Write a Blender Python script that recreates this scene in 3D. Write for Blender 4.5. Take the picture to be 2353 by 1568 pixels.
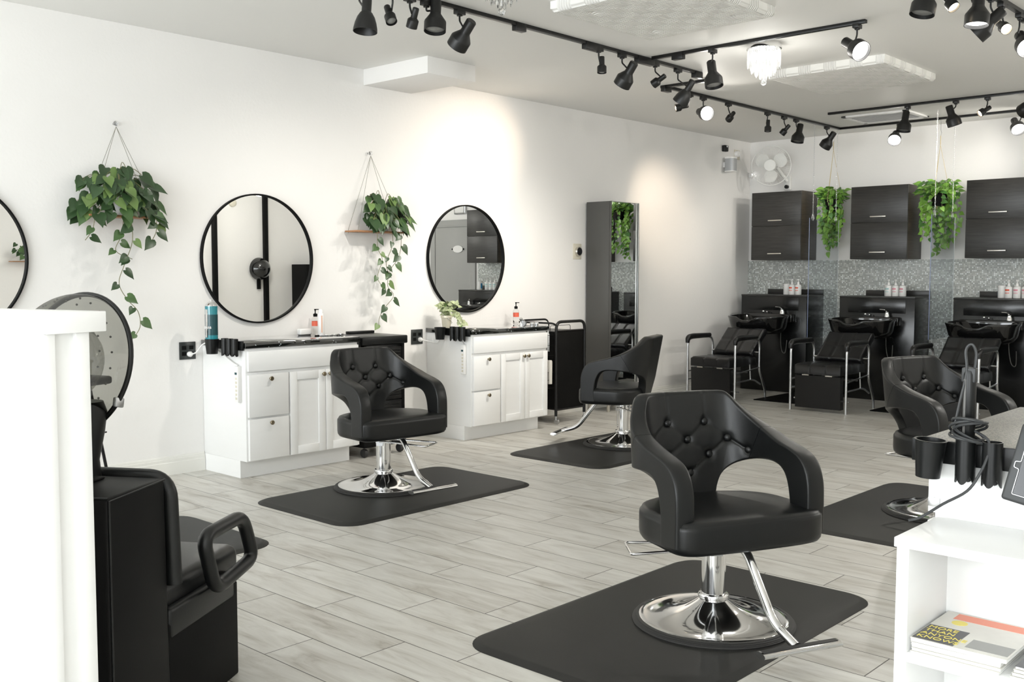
import bpy, bmesh, math, random
from mathutils import Vector, Matrix
PI = math.pi
for _o in list(bpy.data.objects): bpy.data.objects.remove(_o)
sc = bpy.context.scene
COL = sc.collection
rnd = random.Random(7)

# ------------------------------------------------------------------ camera
cam = bpy.data.objects.new('camera', bpy.data.cameras.new('camera')); COL.objects.link(cam)
cam.data.sensor_width = 36.0
cam.data.lens = 2316.59 / 2353 * 36.0
cam.data.clip_start = 0.05
_yaw, _pitch, _roll = 0.7457, -0.0665, 0.0009
_f = Vector((-math.sin(_yaw)*math.cos(_pitch), math.cos(_yaw)*math.cos(_pitch), math.sin(_pitch)))
_r = Vector((math.cos(_yaw), math.sin(_yaw), 0)); _u = _r.cross(_f)
_r2 = _r*math.cos(_roll) + _u*math.sin(_roll); _u2 = -_r*math.sin(_roll) + _u*math.cos(_roll)
_m = Matrix((_r2, _u2, -_f)).transposed().to_4x4(); _m.translation = Vector((6.1871, -10.9102, 1.3397))
cam.matrix_world = _m
sc.camera = cam

# ------------------------------------------------------------------ view, world, daylight
sc.view_settings.view_transform = 'Standard'
sc.view_settings.look = 'None'
sc.view_settings.gamma = 1
sc.view_settings.use_curve_mapping = False
sc.view_settings.exposure = 0.9
w = bpy.data.worlds.new('daylight'); sc.world = w; w.use_nodes = True
w.node_tree.nodes['Background'].inputs[0].default_value = (0.86, 0.94, 1.0, 1)
w.node_tree.nodes['Background'].inputs[1].default_value = 1.6

H = 2.91            # ceiling height
FY = -13.4          # front (shop window) wall
RX = 8.5            # right wall

def area(name, loc, rot, sx, sy, power, col):
    l = bpy.data.lights.new(name, 'AREA'); l.shape = 'RECTANGLE'; l.size = sx; l.size_y = sy
    l.energy = power; l.color = col
    o = bpy.data.objects.new(name, l); COL.objects.link(o); o.location = loc; o.rotation_euler = rot
    return o
# daylight entering through the two shop windows of the front wall
area('daylight_west', (2.6, FY-0.25, 1.55), (PI/2, 0, 0), 4.2, 2.3, 130, (0.975, 0.955, 1.0))
area('daylight_east', (6.9, FY-0.25, 1.55), (PI/2, 0, 0), 2.6, 2.3, 82, (0.975, 0.955, 1.0))

# ------------------------------------------------------------------ materials
def newmat(name):
    m = bpy.data.materials.new(name); m.use_nodes = True
    return m, m.node_tree.nodes, m.node_tree.links, m.node_tree.nodes['Principled BSDF']
def mat(name, col, rough=0.5, metal=0.0, bump=0.0, bscale=200.0, var=0.0, vscale=3.0, spec=0.5, coat=0.0, trans=0.0, emis=0.0, ecol=None, bdist=0.001, stretch=None, alpha=None):
    m, N, L, P = newmat(name)
    P.inputs['Base Color'].default_value = (*col, 1)
    P.inputs['Roughness'].default_value = rough
    P.inputs['Metallic'].default_value = metal
    P.inputs['Specular IOR Level'].default_value = spec
    P.inputs['Coat Weight'].default_value = coat
    P.inputs['Coat Roughness'].default_value = 0.08
    P.inputs['Transmission Weight'].default_value = trans
    if alpha is not None: P.inputs['Alpha'].default_value = alpha
    if emis:
        P.inputs['Emission Color'].default_value = (*(ecol or col), 1)
        P.inputs['Emission Strength'].default_value = emis
    tc = N.new('ShaderNodeTexCoord'); mp = N.new('ShaderNodeMapping')
    L.new(tc.outputs['Object'], mp.inputs['Vector'])
    if stretch: mp.inputs['Scale'].default_value = stretch
    n = N.new('ShaderNodeTexNoise'); n.inputs['Scale'].default_value = vscale; n.inputs['Detail'].default_value = 4
    L.new(mp.outputs[0], n.inputs['Vector'])
    mx = N.new('ShaderNodeMixRGB'); mx.blend_type = 'MIX'
    v = max(var, 0.02)
    mx.inputs[1].default_value = (*[max(0, c*(1-v)) for c in col], 1)
    mx.inputs[2].default_value = (*[min(1, c*(1+v)) for c in col], 1)
    L.new(n.outputs['Fac'], mx.inputs[0]); L.new(mx.outputs[0], P.inputs['Base Color'])
    if bump:
        n2 = N.new('ShaderNodeTexNoise'); n2.inputs['Scale'].default_value = bscale; n2.inputs['Detail'].default_value = 3
        b = N.new('ShaderNodeBump'); b.inputs['Strength'].default_value = bump; b.inputs['Distance'].default_value = bdist
        L.new(mp.outputs[0], n2.inputs['Vector']); L.new(n2.outputs['Fac'], b.inputs['Height']); L.new(b.outputs[0], P.inputs['Normal'])
    return m

M = {}
M['wall'] = mat('wall paint', (0.88, 0.865, 0.84), 0.42, bump=0.25, bscale=38, bdist=0.003, var=0.012, vscale=1.2, spec=0.35)
M['ceiling'] = mat('ceiling paint', (0.89, 0.88, 0.85), 0.62, bump=0.12, bscale=30, bdist=0.002, var=0.02, vscale=0.8, spec=0.25)
M['trim'] = mat('trim paint', (0.80, 0.79, 0.74), 0.4, var=0.02)
M['white'] = mat('white lacquer', (0.85, 0.85, 0.835), 0.33, bump=0.05, bscale=60, var=0.01, stretch=(1, 1, 8))
M['leather'] = mat('black leather', (0.0055, 0.006, 0.006), 0.36, bump=0.35, bscale=420, bdist=0.0006, var=0.2, vscale=8, spec=0.42)
M['box_vinyl'] = mat('smooth black vinyl', (0.006, 0.006, 0.006), 0.42, bump=0.2, bscale=300, bdist=0.0005, var=0.2, vscale=5, spec=0.12)
M['gloss_leather'] = mat('glossy black vinyl', (0.005, 0.005, 0.0055), 0.3, bump=0.25, bscale=160, bdist=0.001, var=0.2, vscale=8)
M['chrome'] = mat('chrome', (0.80, 0.80, 0.80), 0.07, 1.0, var=0.03)
M['silver'] = mat('silver tube', (0.62, 0.63, 0.64), 0.28, 1.0)
M['brushed'] = mat('brushed nickel', (0.66, 0.63, 0.57), 0.32, 1.0)
M['brass'] = mat('antique brass', (0.26, 0.22, 0.15), 0.35, 1.0)
M['black_metal'] = mat('black metal', (0.006, 0.006, 0.006), 0.35, spec=0.4)
M['lamp_black'] = mat('lamp black', (0.010, 0.010, 0.0095), 0.4, spec=0.45)
M['black_plastic'] = mat('black plastic', (0.006, 0.0065, 0.0065), 0.32, spec=0.32)
M['matte_black'] = mat('matte black', (0.0045, 0.0045, 0.0043), 0.6, spec=0.12)
M['rubber'] = mat('ribbed rubber', (0.03, 0.029, 0.028), 0.6)
M['mat_rubber'] = mat('grey rubber matting', (0.029, 0.0285, 0.0265), 0.48, bump=0.3, bscale=300, bdist=0.001, var=0.22, vscale=4, spec=0.16)
M['mirror'] = mat('mirror glass', (0.86, 0.87, 0.86), 0.0, 1.0)
M['ceramic'] = mat('black ceramic', (0.006, 0.006, 0.006), 0.06, coat=0.6)
M['grey_lam'] = mat('grey laminate', (0.080, 0.078, 0.072), 0.42, var=0.08)
M['dark_gloss'] = mat('dark gloss laminate', (0.005, 0.0055, 0.0055), 0.2, bump=0.1, bscale=40, stretch=(1, 1, 12), bdist=0.0006)
M['alu'] = mat('aluminium edge', (0.45, 0.46, 0.45), 0.35, 1.0)
M['wood'] = mat('shelf wood', (0.36, 0.17, 0.07), 0.5, var=0.25, vscale=9, stretch=(1, 6, 1))
M['string'] = mat('grey string', (0.17, 0.16, 0.12), 0.8)
M['jute'] = mat('jute cord', (0.55, 0.45, 0.25), 0.85)
M['soil'] = mat('soil', (0.03, 0.02, 0.015), 0.9)
M['leaf'] = mat('philodendron leaf', (0.065, 0.13, 0.040), 0.36, var=0.55, vscale=7, spec=0.5)
M['leaf_dark'] = mat('dark leaf', (0.036, 0.075, 0.028), 0.33, var=0.4, vscale=9)
M['leaf_lime'] = mat('lime leaf', (0.15, 0.24, 0.07), 0.42, var=0.4, vscale=7)
M['leaf_back'] = mat('bright pothos leaf', (0.19, 0.38, 0.06), 0.38, var=0.5, vscale=9)
M['leaf_back2'] = mat('deep pothos leaf', (0.08, 0.21, 0.045), 0.38, var=0.4, vscale=9)
M['leaf_var'] = mat('variegated leaf', (0.40, 0.45, 0.25), 0.4, var=0.55, vscale=40)
M['stem'] = mat('vine stem', (0.17, 0.16, 0.07), 0.6)
M['pot_white'] = mat('white pot', (0.8, 0.8, 0.78), 0.35)
M['pot_cream'] = mat('cream metal pot', (0.62, 0.58, 0.46), 0.35, 0.3)
M['label_red'] = mat('coral label', (0.75, 0.13, 0.07), 0.5)
M['label_blue'] = mat('blue label', (0.02, 0.30, 0.62), 0.5)
M['label_peach'] = mat('peach label', (0.80, 0.50, 0.36), 0.5)
M['label_pink'] = mat('pink lettering', (0.72, 0.30, 0.36), 0.5)
M['label_mint'] = mat('mint lettering', (0.45, 0.68, 0.66), 0.5)
M['bottle_white'] = mat('white bottle plastic', (0.86, 0.85, 0.83), 0.3)
M['clear'] = mat('clear plastic', (0.93, 0.93, 0.92), 0.08, trans=1.0)
M['clear'].node_tree.nodes['Principled BSDF'].inputs['IOR'].default_value = 1.08
M['teal'] = mat('teal liquid', (0.03, 0.30, 0.36), 0.08, trans=0.35, coat=0.5)
M['teal_dark'] = mat('dark teal label', (0.01, 0.06, 0.07), 0.25)
M['paper'] = mat('paper', (0.83, 0.83, 0.80), 0.6)
M['mag_dark'] = mat('magazine cover ink', (0.05, 0.05, 0.055), 0.3, var=0.5, vscale=14)
M['mag_pale'] = mat('magazine cover photo', (0.72, 0.70, 0.64), 0.3, var=0.22, vscale=9)
M['yellow'] = mat('yellow ink', (0.85, 0.72, 0.16), 0.5)
M['red_ink'] = mat('salmon ink', (0.85, 0.30, 0.20), 0.5)
M['screen'] = mat('tablet screen', (0.012, 0.012, 0.014), 0.18)
M['case'] = mat('tablet case', (0.03, 0.032, 0.033), 0.5)
M['grey_speaker'] = mat('speaker mesh', (0.45, 0.46, 0.47), 0.45, 0.4, bump=0.4, bscale=600)
M['beige'] = mat('beige plastic', (0.68, 0.64, 0.53), 0.45)
M['plate'] = mat('dark outlet plate', (0.028, 0.032, 0.030), 0.3)
M['towel'] = mat('rolled towel', (0.70, 0.68, 0.62), 0.9, bump=0.6, bscale=200)
M['fan_white'] = mat('fan plastic', (0.82, 0.82, 0.79), 0.4)
M['door'] = mat('grey door paint', (0.36, 0.36, 0.345), 0.45)
M['carafe'] = mat('crystal', (0.95, 0.95, 0.95), 0.02, trans=1.0)
M['crystal_drop'] = mat('cut crystal whitened as lit', (0.97, 0.97, 0.96), 0.22, trans=0.55)  # lit copy of the crystal, cloudier white so the drops look aglow
def emit(name, col, s):
    m, N, L, P = newmat(name)
    P.inputs['Base Color'].default_value = (*col, 1); P.inputs['Emission Color'].default_value = (*col, 1); P.inputs['Emission Strength'].default_value = s
    return m
M['bulb'] = emit('lit bulb', (1.0, 0.985, 0.95), 4.5)
M['bulb_warm'] = emit('warm lit bulb', (1.0, 0.82, 0.58), 8)
M['bulb_soft'] = emit('dim bulb', (1.0, 0.97, 0.92), 2.2)
M['led'] = emit('white led', (1, 1, 1), 6)
M['bulb_off'] = mat('unlit bulb', (0.22, 0.22, 0.21), 0.3)

def glass_mat(name, col, rough, ior, alpha_like):
    # thin clear sheet: mostly straight-through light plus a faint mirror
    m, N, L, P = newmat(name)
    N.remove(P)
    out = N['Material Output']
    tr = N.new('ShaderNodeBsdfTransparent'); tr.inputs[0].default_value = (*col, 1)
    gl = N.new('ShaderNodeBsdfGlossy'); gl.inputs['Roughness'].default_value = rough
    fr = N.new('ShaderNodeLayerWeight'); fr.inputs[0].default_value = 0.25
    pw = N.new('ShaderNodeMath'); pw.operation = 'POWER'; pw.inputs[1].default_value = 2.0; L.new(fr.outputs['Facing'], pw.inputs[0])
    mu = N.new('ShaderNodeMath'); mu.operation = 'MULTIPLY_ADD'; mu.inputs[1].default_value = ior; mu.inputs[2].default_value = alpha_like
    L.new(pw.outputs[0], mu.inputs[0])
    mx = N.new('ShaderNodeMixShader'); L.new(mu.outputs[0], mx.inputs[0]); L.new(tr.outputs[0], mx.inputs[1]); L.new(gl.outputs[0], mx.inputs[2])
    L.new(mx.outputs[0], out.inputs[0])
    return m
M['acrylic'] = glass_mat('acrylic sheet', (0.92, 0.94, 0.95), 0.04, 0.35, 0.07)
M['window_glass'] = glass_mat('window glass', (0.97, 0.99, 0.98), 0.0, 0.3, 0.02)
M['smoky'] = glass_mat('smoky hood plastic', (0.42, 0.42, 0.385), 0.06, 0.5, 0.07)
M['edge'] = mat('acrylic edge', (0.20, 0.24, 0.38), 0.2)
M['edge_pale'] = mat('pale acrylic edge', (0.75, 0.77, 0.76), 0.2)

def floor_mat():
    m, N, L, P = newmat('grey wood look plank tile')
    def math_(op, a, b=None, c=None):
        n = N.new('ShaderNodeMath'); n.operation = op
        for i, v in enumerate((a, b, c)):
            if v is None: continue
            if isinstance(v, (int, float)): n.inputs[i].default_value = v
            else: L.new(v, n.inputs[i])
        return n.outputs[0]
    tc = N.new('ShaderNodeTexCoord'); sp = N.new('ShaderNodeSeparateXYZ'); L.new(tc.outputs['Object'], sp.inputs[0])
    X, Y = sp.outputs[0], sp.outputs[1]
    W, LN = 0.2085, 0.817
    ry = math_('DIVIDE', math_('ADD', Y, 7.70), W); row = math_('FLOOR', ry); fy = math_('FRACT', ry)
    rx = math_('DIVIDE', math_('SUBTRACT', math_('SUBTRACT', X, 3.19), math_('MULTIPLY', row, LN/3)), LN)
    colu = math_('FLOOR', rx); fx = math_('FRACT', rx)
    dy = math_('MULTIPLY', math_('MINIMUM', fy, math_('SUBTRACT', 1, fy)), W)
    dx = math_('MULTIPLY', math_('MINIMUM', fx, math_('SUBTRACT', 1, fx)), LN)
    d = math_('MINIMUM', dx, dy)
    joint = math_('LESS_THAN', d, 0.0021)
    cid = N.new('ShaderNodeCombineXYZ'); L.new(row, cid.inputs[0]); L.new(colu, cid.inputs[1])
    wn = N.new('ShaderNodeTexWhiteNoise'); wn.noise_dimensions = '2D'; L.new(cid.outputs[0], wn.inputs['Vector'])
    off = N.new('ShaderNodeVectorMath'); off.operation = 'MULTIPLY_ADD'
    L.new(wn.outputs['Color'], off.inputs[0]); off.inputs[1].default_value = (37, 53, 11); L.new(tc.outputs['Object'], off.inputs[2])
    mp = N.new('ShaderNodeMapping'); mp.inputs['Scale'].default_value = (1.6, 8, 1); L.new(off.outputs[0], mp.inputs[0])
    n1 = N.new('ShaderNodeTexNoise'); n1.inputs['Scale'].default_value = 1.5; n1.inputs['Detail'].default_value = 7; n1.inputs['Roughness'].default_value = 0.62; n1.inputs['Distortion'].default_value = 0.9
    L.new(mp.outputs[0], n1.inputs['Vector'])
    mp2 = N.new('ShaderNodeMapping'); mp2.inputs['Scale'].default_value = (3.0, 60, 1); L.new(off.outputs[0], mp2.inputs[0])
    n2 = N.new('ShaderNodeTexNoise'); n2.inputs['Scale'].default_value = 2.0; n2.inputs['Detail'].default_value = 5; L.new(mp2.outputs[0], n2.inputs['Vector'])
    g = math_('ADD', math_('MULTIPLY', n1.outputs['Fac'], 0.86), math_('MULTIPLY', n2.outputs['Fac'], 0.14))
    cr = N.new('ShaderNodeValToRGB'); L.new(g, cr.inputs[0])
    e = cr.color_ramp; e.elements[0].position = 0.26; e.elements[0].color = (0.27, 0.235, 0.19, 1)
    e.elements[1].position = 0.64; e.elements[1].color = (0.68, 0.67, 0.625, 1)
    q = e.elements.new(0.40); q.color = (0.51, 0.49, 0.44, 1)
    q = e.elements.new(0.50); q.color = (0.60, 0.585, 0.54, 1)
    # per-plank tone
    tone = N.new('ShaderNodeMixRGB'); tone.blend_type = 'MULTIPLY'; tone.inputs[0].default_value = 1
    tr = N.new('ShaderNodeValToRGB'); L.new(wn.outputs['Value'], tr.inputs[0])
    tr.color_ramp.elements[0].color = (0.87, 0.86, 0.85, 1); tr.color_ramp.elements[1].color = (1.0, 1.0, 1.0, 1)
    L.new(cr.outputs[0], tone.inputs[1]); L.new(tr.outputs[0], tone.inputs[2])
    mx = N.new('ShaderNodeMixRGB'); L.new(joint, mx.inputs[0]); L.new(tone.outputs[0], mx.inputs[1]); mx.inputs[2].default_value = (0.075, 0.065, 0.055, 1)
    L.new(mx.outputs[0], P.inputs['Base Color'])
    P.inputs['Roughness'].default_value = 0.38; P.inputs['Specular IOR Level'].default_value = 0.5
    b = N.new('ShaderNodeBump'); b.inputs['Strength'].default_value = 0.35; b.inputs['Distance'].default_value = 0.002
    hgt = math_('ADD', math_('MULTIPLY', math_('MINIMUM', d, 0.003), 200), math_('MULTIPLY', g, 0.35))
    L.new(hgt, b.inputs['Height']); L.new(b.outputs[0], P.inputs['Normal'])
    return m
M['floor'] = floor_mat()

def mosaic_mat():
    m, N, L, P = newmat('glass mosaic tile')
    def math_(op, a, b=None):
        n = N.new('ShaderNodeMath'); n.operation = op
        for i, v in enumerate((a, b)):
            if v is None: continue
            if isinstance(v, (int, float)): n.inputs[i].default_value = v
            else: L.new(v, n.inputs[i])
        return n.outputs[0]
    tc = N.new('ShaderNodeTexCoord'); sp = N.new('ShaderNodeSeparateXYZ'); L.new(tc.outputs['Object'], sp.inputs[0])
    a = math_('DIVIDE', sp.outputs[0], 0.0165); c = math_('DIVIDE', sp.outputs[2], 0.0165)
    cid = N.new('ShaderNodeCombineXYZ'); L.new(math_('FLOOR', a), cid.inputs[0]); L.new(math_('FLOOR', c), cid.inputs[1])
    wn = N.new('ShaderNodeTexWhiteNoise'); wn.noise_dimensions = '2D'; L.new(cid.outputs[0], wn.inputs['Vector'])
    cr = N.new('ShaderNodeValToRGB'); L.new(wn.outputs['Value'], cr.inputs[0])
    e = cr.color_ramp; e.interpolation = 'CONSTANT'
    e.elements[0].position = 0; e.elements[0].color = (0.38, 0.395, 0.375, 1)
    e.elements[1].position = 0.86; e.elements[1].color = (0.88, 0.92, 0.90, 1)  # whitest tiles are sparkles put into the colour
    q = e.elements.new(0.35); q.color = (0.50, 0.52, 0.49, 1)
    q = e.elements.new(0.65); q.color = (0.66, 0.69, 0.65, 1)
    fa, fc = math_('FRACT', a), math_('FRACT', c)
    gr = math_('MINIMUM', math_('MINIMUM', fa, math_('SUBTRACT', 1, fa)), math_('MINIMUM', fc, math_('SUBTRACT', 1, fc)))
    gm = math_('LESS_THAN', gr, 0.09)
    mx = N.new('ShaderNodeMixRGB'); L.new(gm, mx.inputs[0]); L.new(cr.outputs[0], mx.inputs[1]); mx.inputs[2].default_value = (0.42, 0.425, 0.40, 1)
    L.new(mx.outputs[0], P.inputs['Base Color'])
    L.new(math_('ADD', math_('MULTIPLY', gm, 0.5), 0.18), P.inputs['Roughness'])
    b = N.new('ShaderNodeBump'); b.inputs['Strength'].default_value = 0.5; b.inputs['Distance'].default_value = 0.002
    tilt = math_('ADD', math_('MULTIPLY', fa, wn.outputs['Value']), math_('MINIMUM', math_('MULTIPLY', gr, 8), 1.0))
    L.new(tilt, b.inputs['Height']); L.new(b.outputs[0], P.inputs['Normal'])
    return m
M['mosaic'] = mosaic_mat()

def granite_mat(name, base, fleck, thr, scale, rough):
    m, N, L, P = newmat(name)
    tc = N.new('ShaderNodeTexCoord')
    v = N.new('ShaderNodeTexVoronoi'); v.inputs['Scale'].default_value = scale; L.new(tc.outputs['Object'], v.inputs['Vector'])
    sp = N.new('ShaderNodeSeparateColor'); L.new(v.outputs['Color'], sp.inputs[0])
    gt = N.new('ShaderNodeMath'); gt.operation = 'GREATER_THAN'; gt.inputs[1].default_value = thr; L.new(sp.outputs[0], gt.inputs[0])
    mx = N.new('ShaderNodeMixRGB'); L.new(gt.outputs[0], mx.inputs[0]); mx.inputs[1].default_value = (*base, 1); mx.inputs[2].default_value = (*fleck, 1)
    L.new(mx.outputs[0], P.inputs['Base Color']); P.inputs['Roughness'].default_value = rough
    P.inputs['Coat Weight'].default_value = 1.0 if rough < 0.2 else 0.0; P.inputs['Coat IOR'].default_value = 1.7; P.inputs['Coat Roughness'].default_value = 0.02
    return m
M['granite'] = granite_mat('black quartz', (0.006, 0.007, 0.006), (0.5, 0.55, 0.55), 0.988, 150, 0.07)
M['granite_grey'] = granite_mat('speckled grey granite', (0.014, 0.014, 0.012), (0.13, 0.125, 0.095), 0.45, 300, 0.4)

def wood_dark_mat():
    m, N, L, P = newmat('dark wood grain laminate')
    tc = N.new('ShaderNodeTexCoord'); mp = N.new('ShaderNodeMapping'); mp.inputs['Scale'].default_value = (1.2, 1.2, 26); L.new(tc.outputs['Object'], mp.inputs[0])
    n = N.new('ShaderNodeTexNoise'); n.inputs['Scale'].default_value = 4; n.inputs['Detail'].default_value = 6; n.inputs['Distortion'].default_value = 0.4; L.new(mp.outputs[0], n.inputs['Vector'])
    cr = N.new('ShaderNodeValToRGB'); L.new(n.outputs['Fac'], cr.inputs[0])
    cr.color_ramp.elements[0].position = 0.3; cr.color_ramp.elements[0].color = (0.015, 0.0145, 0.013, 1)
    cr.color_ramp.elements[1].position = 0.72; cr.color_ramp.elements[1].color = (0.042, 0.040, 0.037, 1)
    L.new(cr.outputs[0], P.inputs['Base Color']); P.inputs['Roughness'].default_value = 0.36
    return m
M['dark_wood'] = wood_dark_mat()
def brown_side():
    m = wood_dark_mat(); m.name = 'brown wood laminate side'
    for n in m.node_tree.nodes:
        if n.type == 'VALTORGB': n.color_ramp.elements[0].color = (0.022, 0.017, 0.011, 1); n.color_ramp.elements[1].color = (0.06, 0.047, 0.032, 1)
    return m
M['brown_wood'] = brown_side()

def quilt_mat():
    m, N, L, P = newmat('white quilted basket weave fabric')
    P.inputs['Base Color'].default_value = (0.93, 0.92, 0.88, 1); P.inputs['Roughness'].default_value = 0.8
    tc = N.new('ShaderNodeTexCoord')
    ch = N.new('ShaderNodeTexChecker'); ch.inputs['Scale'].default_value = 10; L.new(tc.outputs['Object'], ch.inputs['Vector'])
    wa = N.new('ShaderNodeTexWave'); wa.bands_direction = 'X'; wa.inputs['Scale'].default_value = 17; L.new(tc.outputs['Object'], wa.inputs['Vector'])
    wb = N.new('ShaderNodeTexWave'); wb.bands_direction = 'Y'; wb.inputs['Scale'].default_value = 17; L.new(tc.outputs['Object'], wb.inputs['Vector'])
    mx = N.new('ShaderNodeMixRGB'); L.new(ch.outputs['Fac'], mx.inputs[0]); L.new(wa.outputs['Color'], mx.inputs[1]); L.new(wb.outputs['Color'], mx.inputs[2])
    b = N.new('ShaderNodeBump'); b.inputs['Strength'].default_value = 1.0; b.inputs['Distance'].default_value = 0.006
    L.new(mx.outputs[0], b.inputs['Height']); L.new(b.outputs[0], P.inputs['Normal'])
    return m
M['quilt'] = quilt_mat()

# ------------------------------------------------------------------ mesh helpers
class MB:
    def __init__(s): s.v = []; s.f = []; s.mi = []; s.cur = 0
    def add(s, vs, fs, mtx=None):
        o = len(s.v)
        if mtx is not None: vs = [mtx @ Vector(p) for p in vs]
        s.v += [tuple(p) for p in vs]; s.f += [tuple(i+o for i in f) for f in fs]; s.mi += [s.cur]*len(fs)
        return s
    def box(s, x0, x1, y0, y1, z0, z1, b=0.0, mtx=None, seg=2):
        vs = [(x, y, z) for x in (x0, x1) for y in (y0, y1) for z in (z0, z1)]
        fs = [(0, 1, 3, 2), (4, 6, 7, 5), (0, 4, 5, 1), (2, 3, 7, 6), (0, 2, 6, 4), (1, 5, 7, 3)]
        if b > 0:
            bm = bmesh.new(); bv = [bm.verts.new(p) for p in vs]
            for f in fs: bm.faces.new([bv[i] for i in f])
            bmesh.ops.bevel(bm, geom=list(bm.edges), offset=b, segments=seg, profile=0.5, affect='EDGES')
            bm.verts.index_update()
            vs = [tuple(v.co) for v in bm.verts]; fs = [tuple(v.index for v in f.verts) for f in bm.faces]; bm.free()
        return s.add(vs, fs, mtx)
    def prism(s, pts, z0, z1, mtx=None):
        n = len(pts)
        vs = [(p[0], p[1], z0) for p in pts] + [(p[0], p[1], z1) for p in pts]
        fs = [tuple(reversed(range(n))), tuple(range(n, 2*n))] + [(i, (i+1) % n, n+(i+1) % n, n+i) for i in range(n)]
        return s.add(vs, fs, mtx)
    def rings(s, rings, cap=True, closed=False, mtx=None):
        n = len(rings[0]); vs = [p for r in rings for p in r]; fs = []
        k = len(rings)
        for j in range(k if closed else k-1):
            a, b = j*n, ((j+1) % k)*n
            for i in range(n): fs.append((a+i, a+(i+1) % n, b+(i+1) % n, b+i))
        if cap and not closed: fs += [tuple(reversed(range(n))), tuple(range((k-1)*n, k*n))]
        return s.add(vs, fs, mtx)
    def lathe(s, prof, n=24, c=(0, 0, 0), mtx=None, cap=True):
        rs = [[(c[0]+max(r, 1e-4)*math.cos(2*PI*i/n), c[1]+max(r, 1e-4)*math.sin(2*PI*i/n), c[2]+z) for i in range(n)] for r, z in prof]
        return s.rings(rs, cap, False, mtx)
    def cyl(s, x, y, z0, z1, r, n=20, r2=None, mtx=None):
        return s.lathe([(r, z0), (r if r2 is None else r2, z1)], n, (x, y, 0), mtx)
    def sphere(s, c, r, n=12, sq=1.0, mtx=None):
        return s.lathe([(r*math.sin(PI*j/n), -r*sq*math.cos(PI*j/n)) for j in range(n+1)], n*2, c, mtx)
    def tube(s, pts, r, n=10, closed=False, mtx=None, sq=1.0):
        pts = [Vector(p) for p in pts]; k = len(pts); rs = []; up = None
        rr = r if isinstance(r, (list, tuple)) else [r]*k
        for i in range(k):
            if closed: t = pts[(i+1) % k]-pts[i-1]
            else: t = pts[min(i+1, k-1)]-pts[max(i-1, 0)]
            t.normalize()
            if up is None:
                up = Vector((0, 0, 1)) if abs(t.z) < 0.9 else Vector((1, 0, 0))
            a = up - t*up.dot(t); a.normalize(); b = t.cross(a); up = a
            rs.append([tuple(pts[i]+a*rr[i]*math.cos(2*PI*j/n)+b*rr[i]*sq*math.sin(2*PI*j/n)) for j in range(n)])
        return s.rings(rs, True, closed, mtx)

def smooth(pts, r=0.03, n=5, closed=False):
    """round the corners of a polyline"""
    pts = [Vector(p) for p in pts]; out = []; k = len(pts)
    for i, p in enumerate(pts):
        if not closed and i in (0, k-1): out.append(p); continue
        a, b = pts[i-1], pts[(i+1) % k]
        ra = min(r, (a-p).length*0.48); rb = min(r, (b-p).length*0.48)
        A = p+(a-p).normalized()*ra; B = p+(b-p).normalized()*rb
        for j in range(n+1):
            t = j/n; out.append(A*(1-t)**2+p*2*t*(1-t)+B*t*t)
    return out
def catmull(P, per=6):
    P = [Vector(p) for p in P]; out = []
    for i in range(len(P)-1):
        p0, p1, p2, p3 = P[max(i-1, 0)], P[i], P[i+1], P[min(i+2, len(P)-1)]
        for j in range(per):
            t = j/per
            out.append(0.5*((2*p1)+(p2-p0)*t+(2*p0-5*p1+4*p2-p3)*t*t+(3*p1-p0-3*p2+p3)*t**3))
    out.append(P[-1]); return out

def obj(name, mb, m, parent=None, kind=None, ang=40, flat=False, loc=None):
    me = bpy.data.meshes.new(name)
    me.from_pydata(mb.v, [], mb.f); me.validate()
    ms = m if isinstance(m, (list, tuple)) else [m]
    for q in ms: me.materials.append(q)
    if len(ms) > 1:
        for p, i in zip(me.polygons, mb.mi): p.material_index = i
    bm = bmesh.new(); bm.from_mesh(me); bmesh.ops.recalc_face_normals(bm, faces=bm.faces); bm.to_mesh(me); bm.free()
    if not flat:
        me.shade_smooth(); me.set_sharp_from_angle(angle=math.radians(ang))
    o = bpy.data.objects.new(name, me); COL.objects.link(o)
    if parent is not None: o.parent = parent
    if kind: o['kind'] = kind
    if loc: o.location = loc
    return o
def tag(o, label, cat, group=None, kind=None):
    o['label'] = label; o['category'] = cat
    if group: o['group'] = group
    if kind: o['kind'] = kind
    return o
def thing(name, label, cat, loc=(0, 0, 0), rz=0.0, group=None):
    o = bpy.data.objects.new(name, None); COL.objects.link(o); o.empty_display_size = 0.1
    o.location = loc; o.rotation_euler = (0, 0, rz)
    return tag(o, label, cat, group)
def struct(name, mb, m, parent=None, flat=False): return obj(name, mb, m, parent, 'structure', flat=flat)
def copy_tree(o, parent=None, loc=None, rz=None, label=None):
    c = o.copy(); COL.objects.link(c)
    if parent is not None: c.parent = parent
    if loc is not None: c.location = loc
    if rz is not None: c.rotation_euler = (0, 0, rz)
    if label: c['label'] = label
    for ch in list(o.children): copy_tree(ch, c)
    return c
def text(name, body, size, m, parent, loc, rot, extrude=0.0004, align='CENTER'):
    cu = bpy.data.curves.new(name, 'FONT'); cu.body = body; cu.size = size; cu.extrude = extrude; cu.align_x = align; cu.align_y = 'CENTER'
    cu.materials.append(m)
    tmp = bpy.data.objects.new(name, cu); COL.objects.link(tmp)
    bpy.context.view_layer.update()
    me = bpy.data.meshes.new_from_object(tmp.evaluated_get(bpy.context.evaluated_depsgraph_get()))
    bpy.data.objects.remove(tmp); bpy.data.curves.remove(cu)
    o = bpy.data.objects.new(name, me); COL.objects.link(o); o.parent = parent; o.location = loc; o.rotation_euler = rot
    return o

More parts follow.
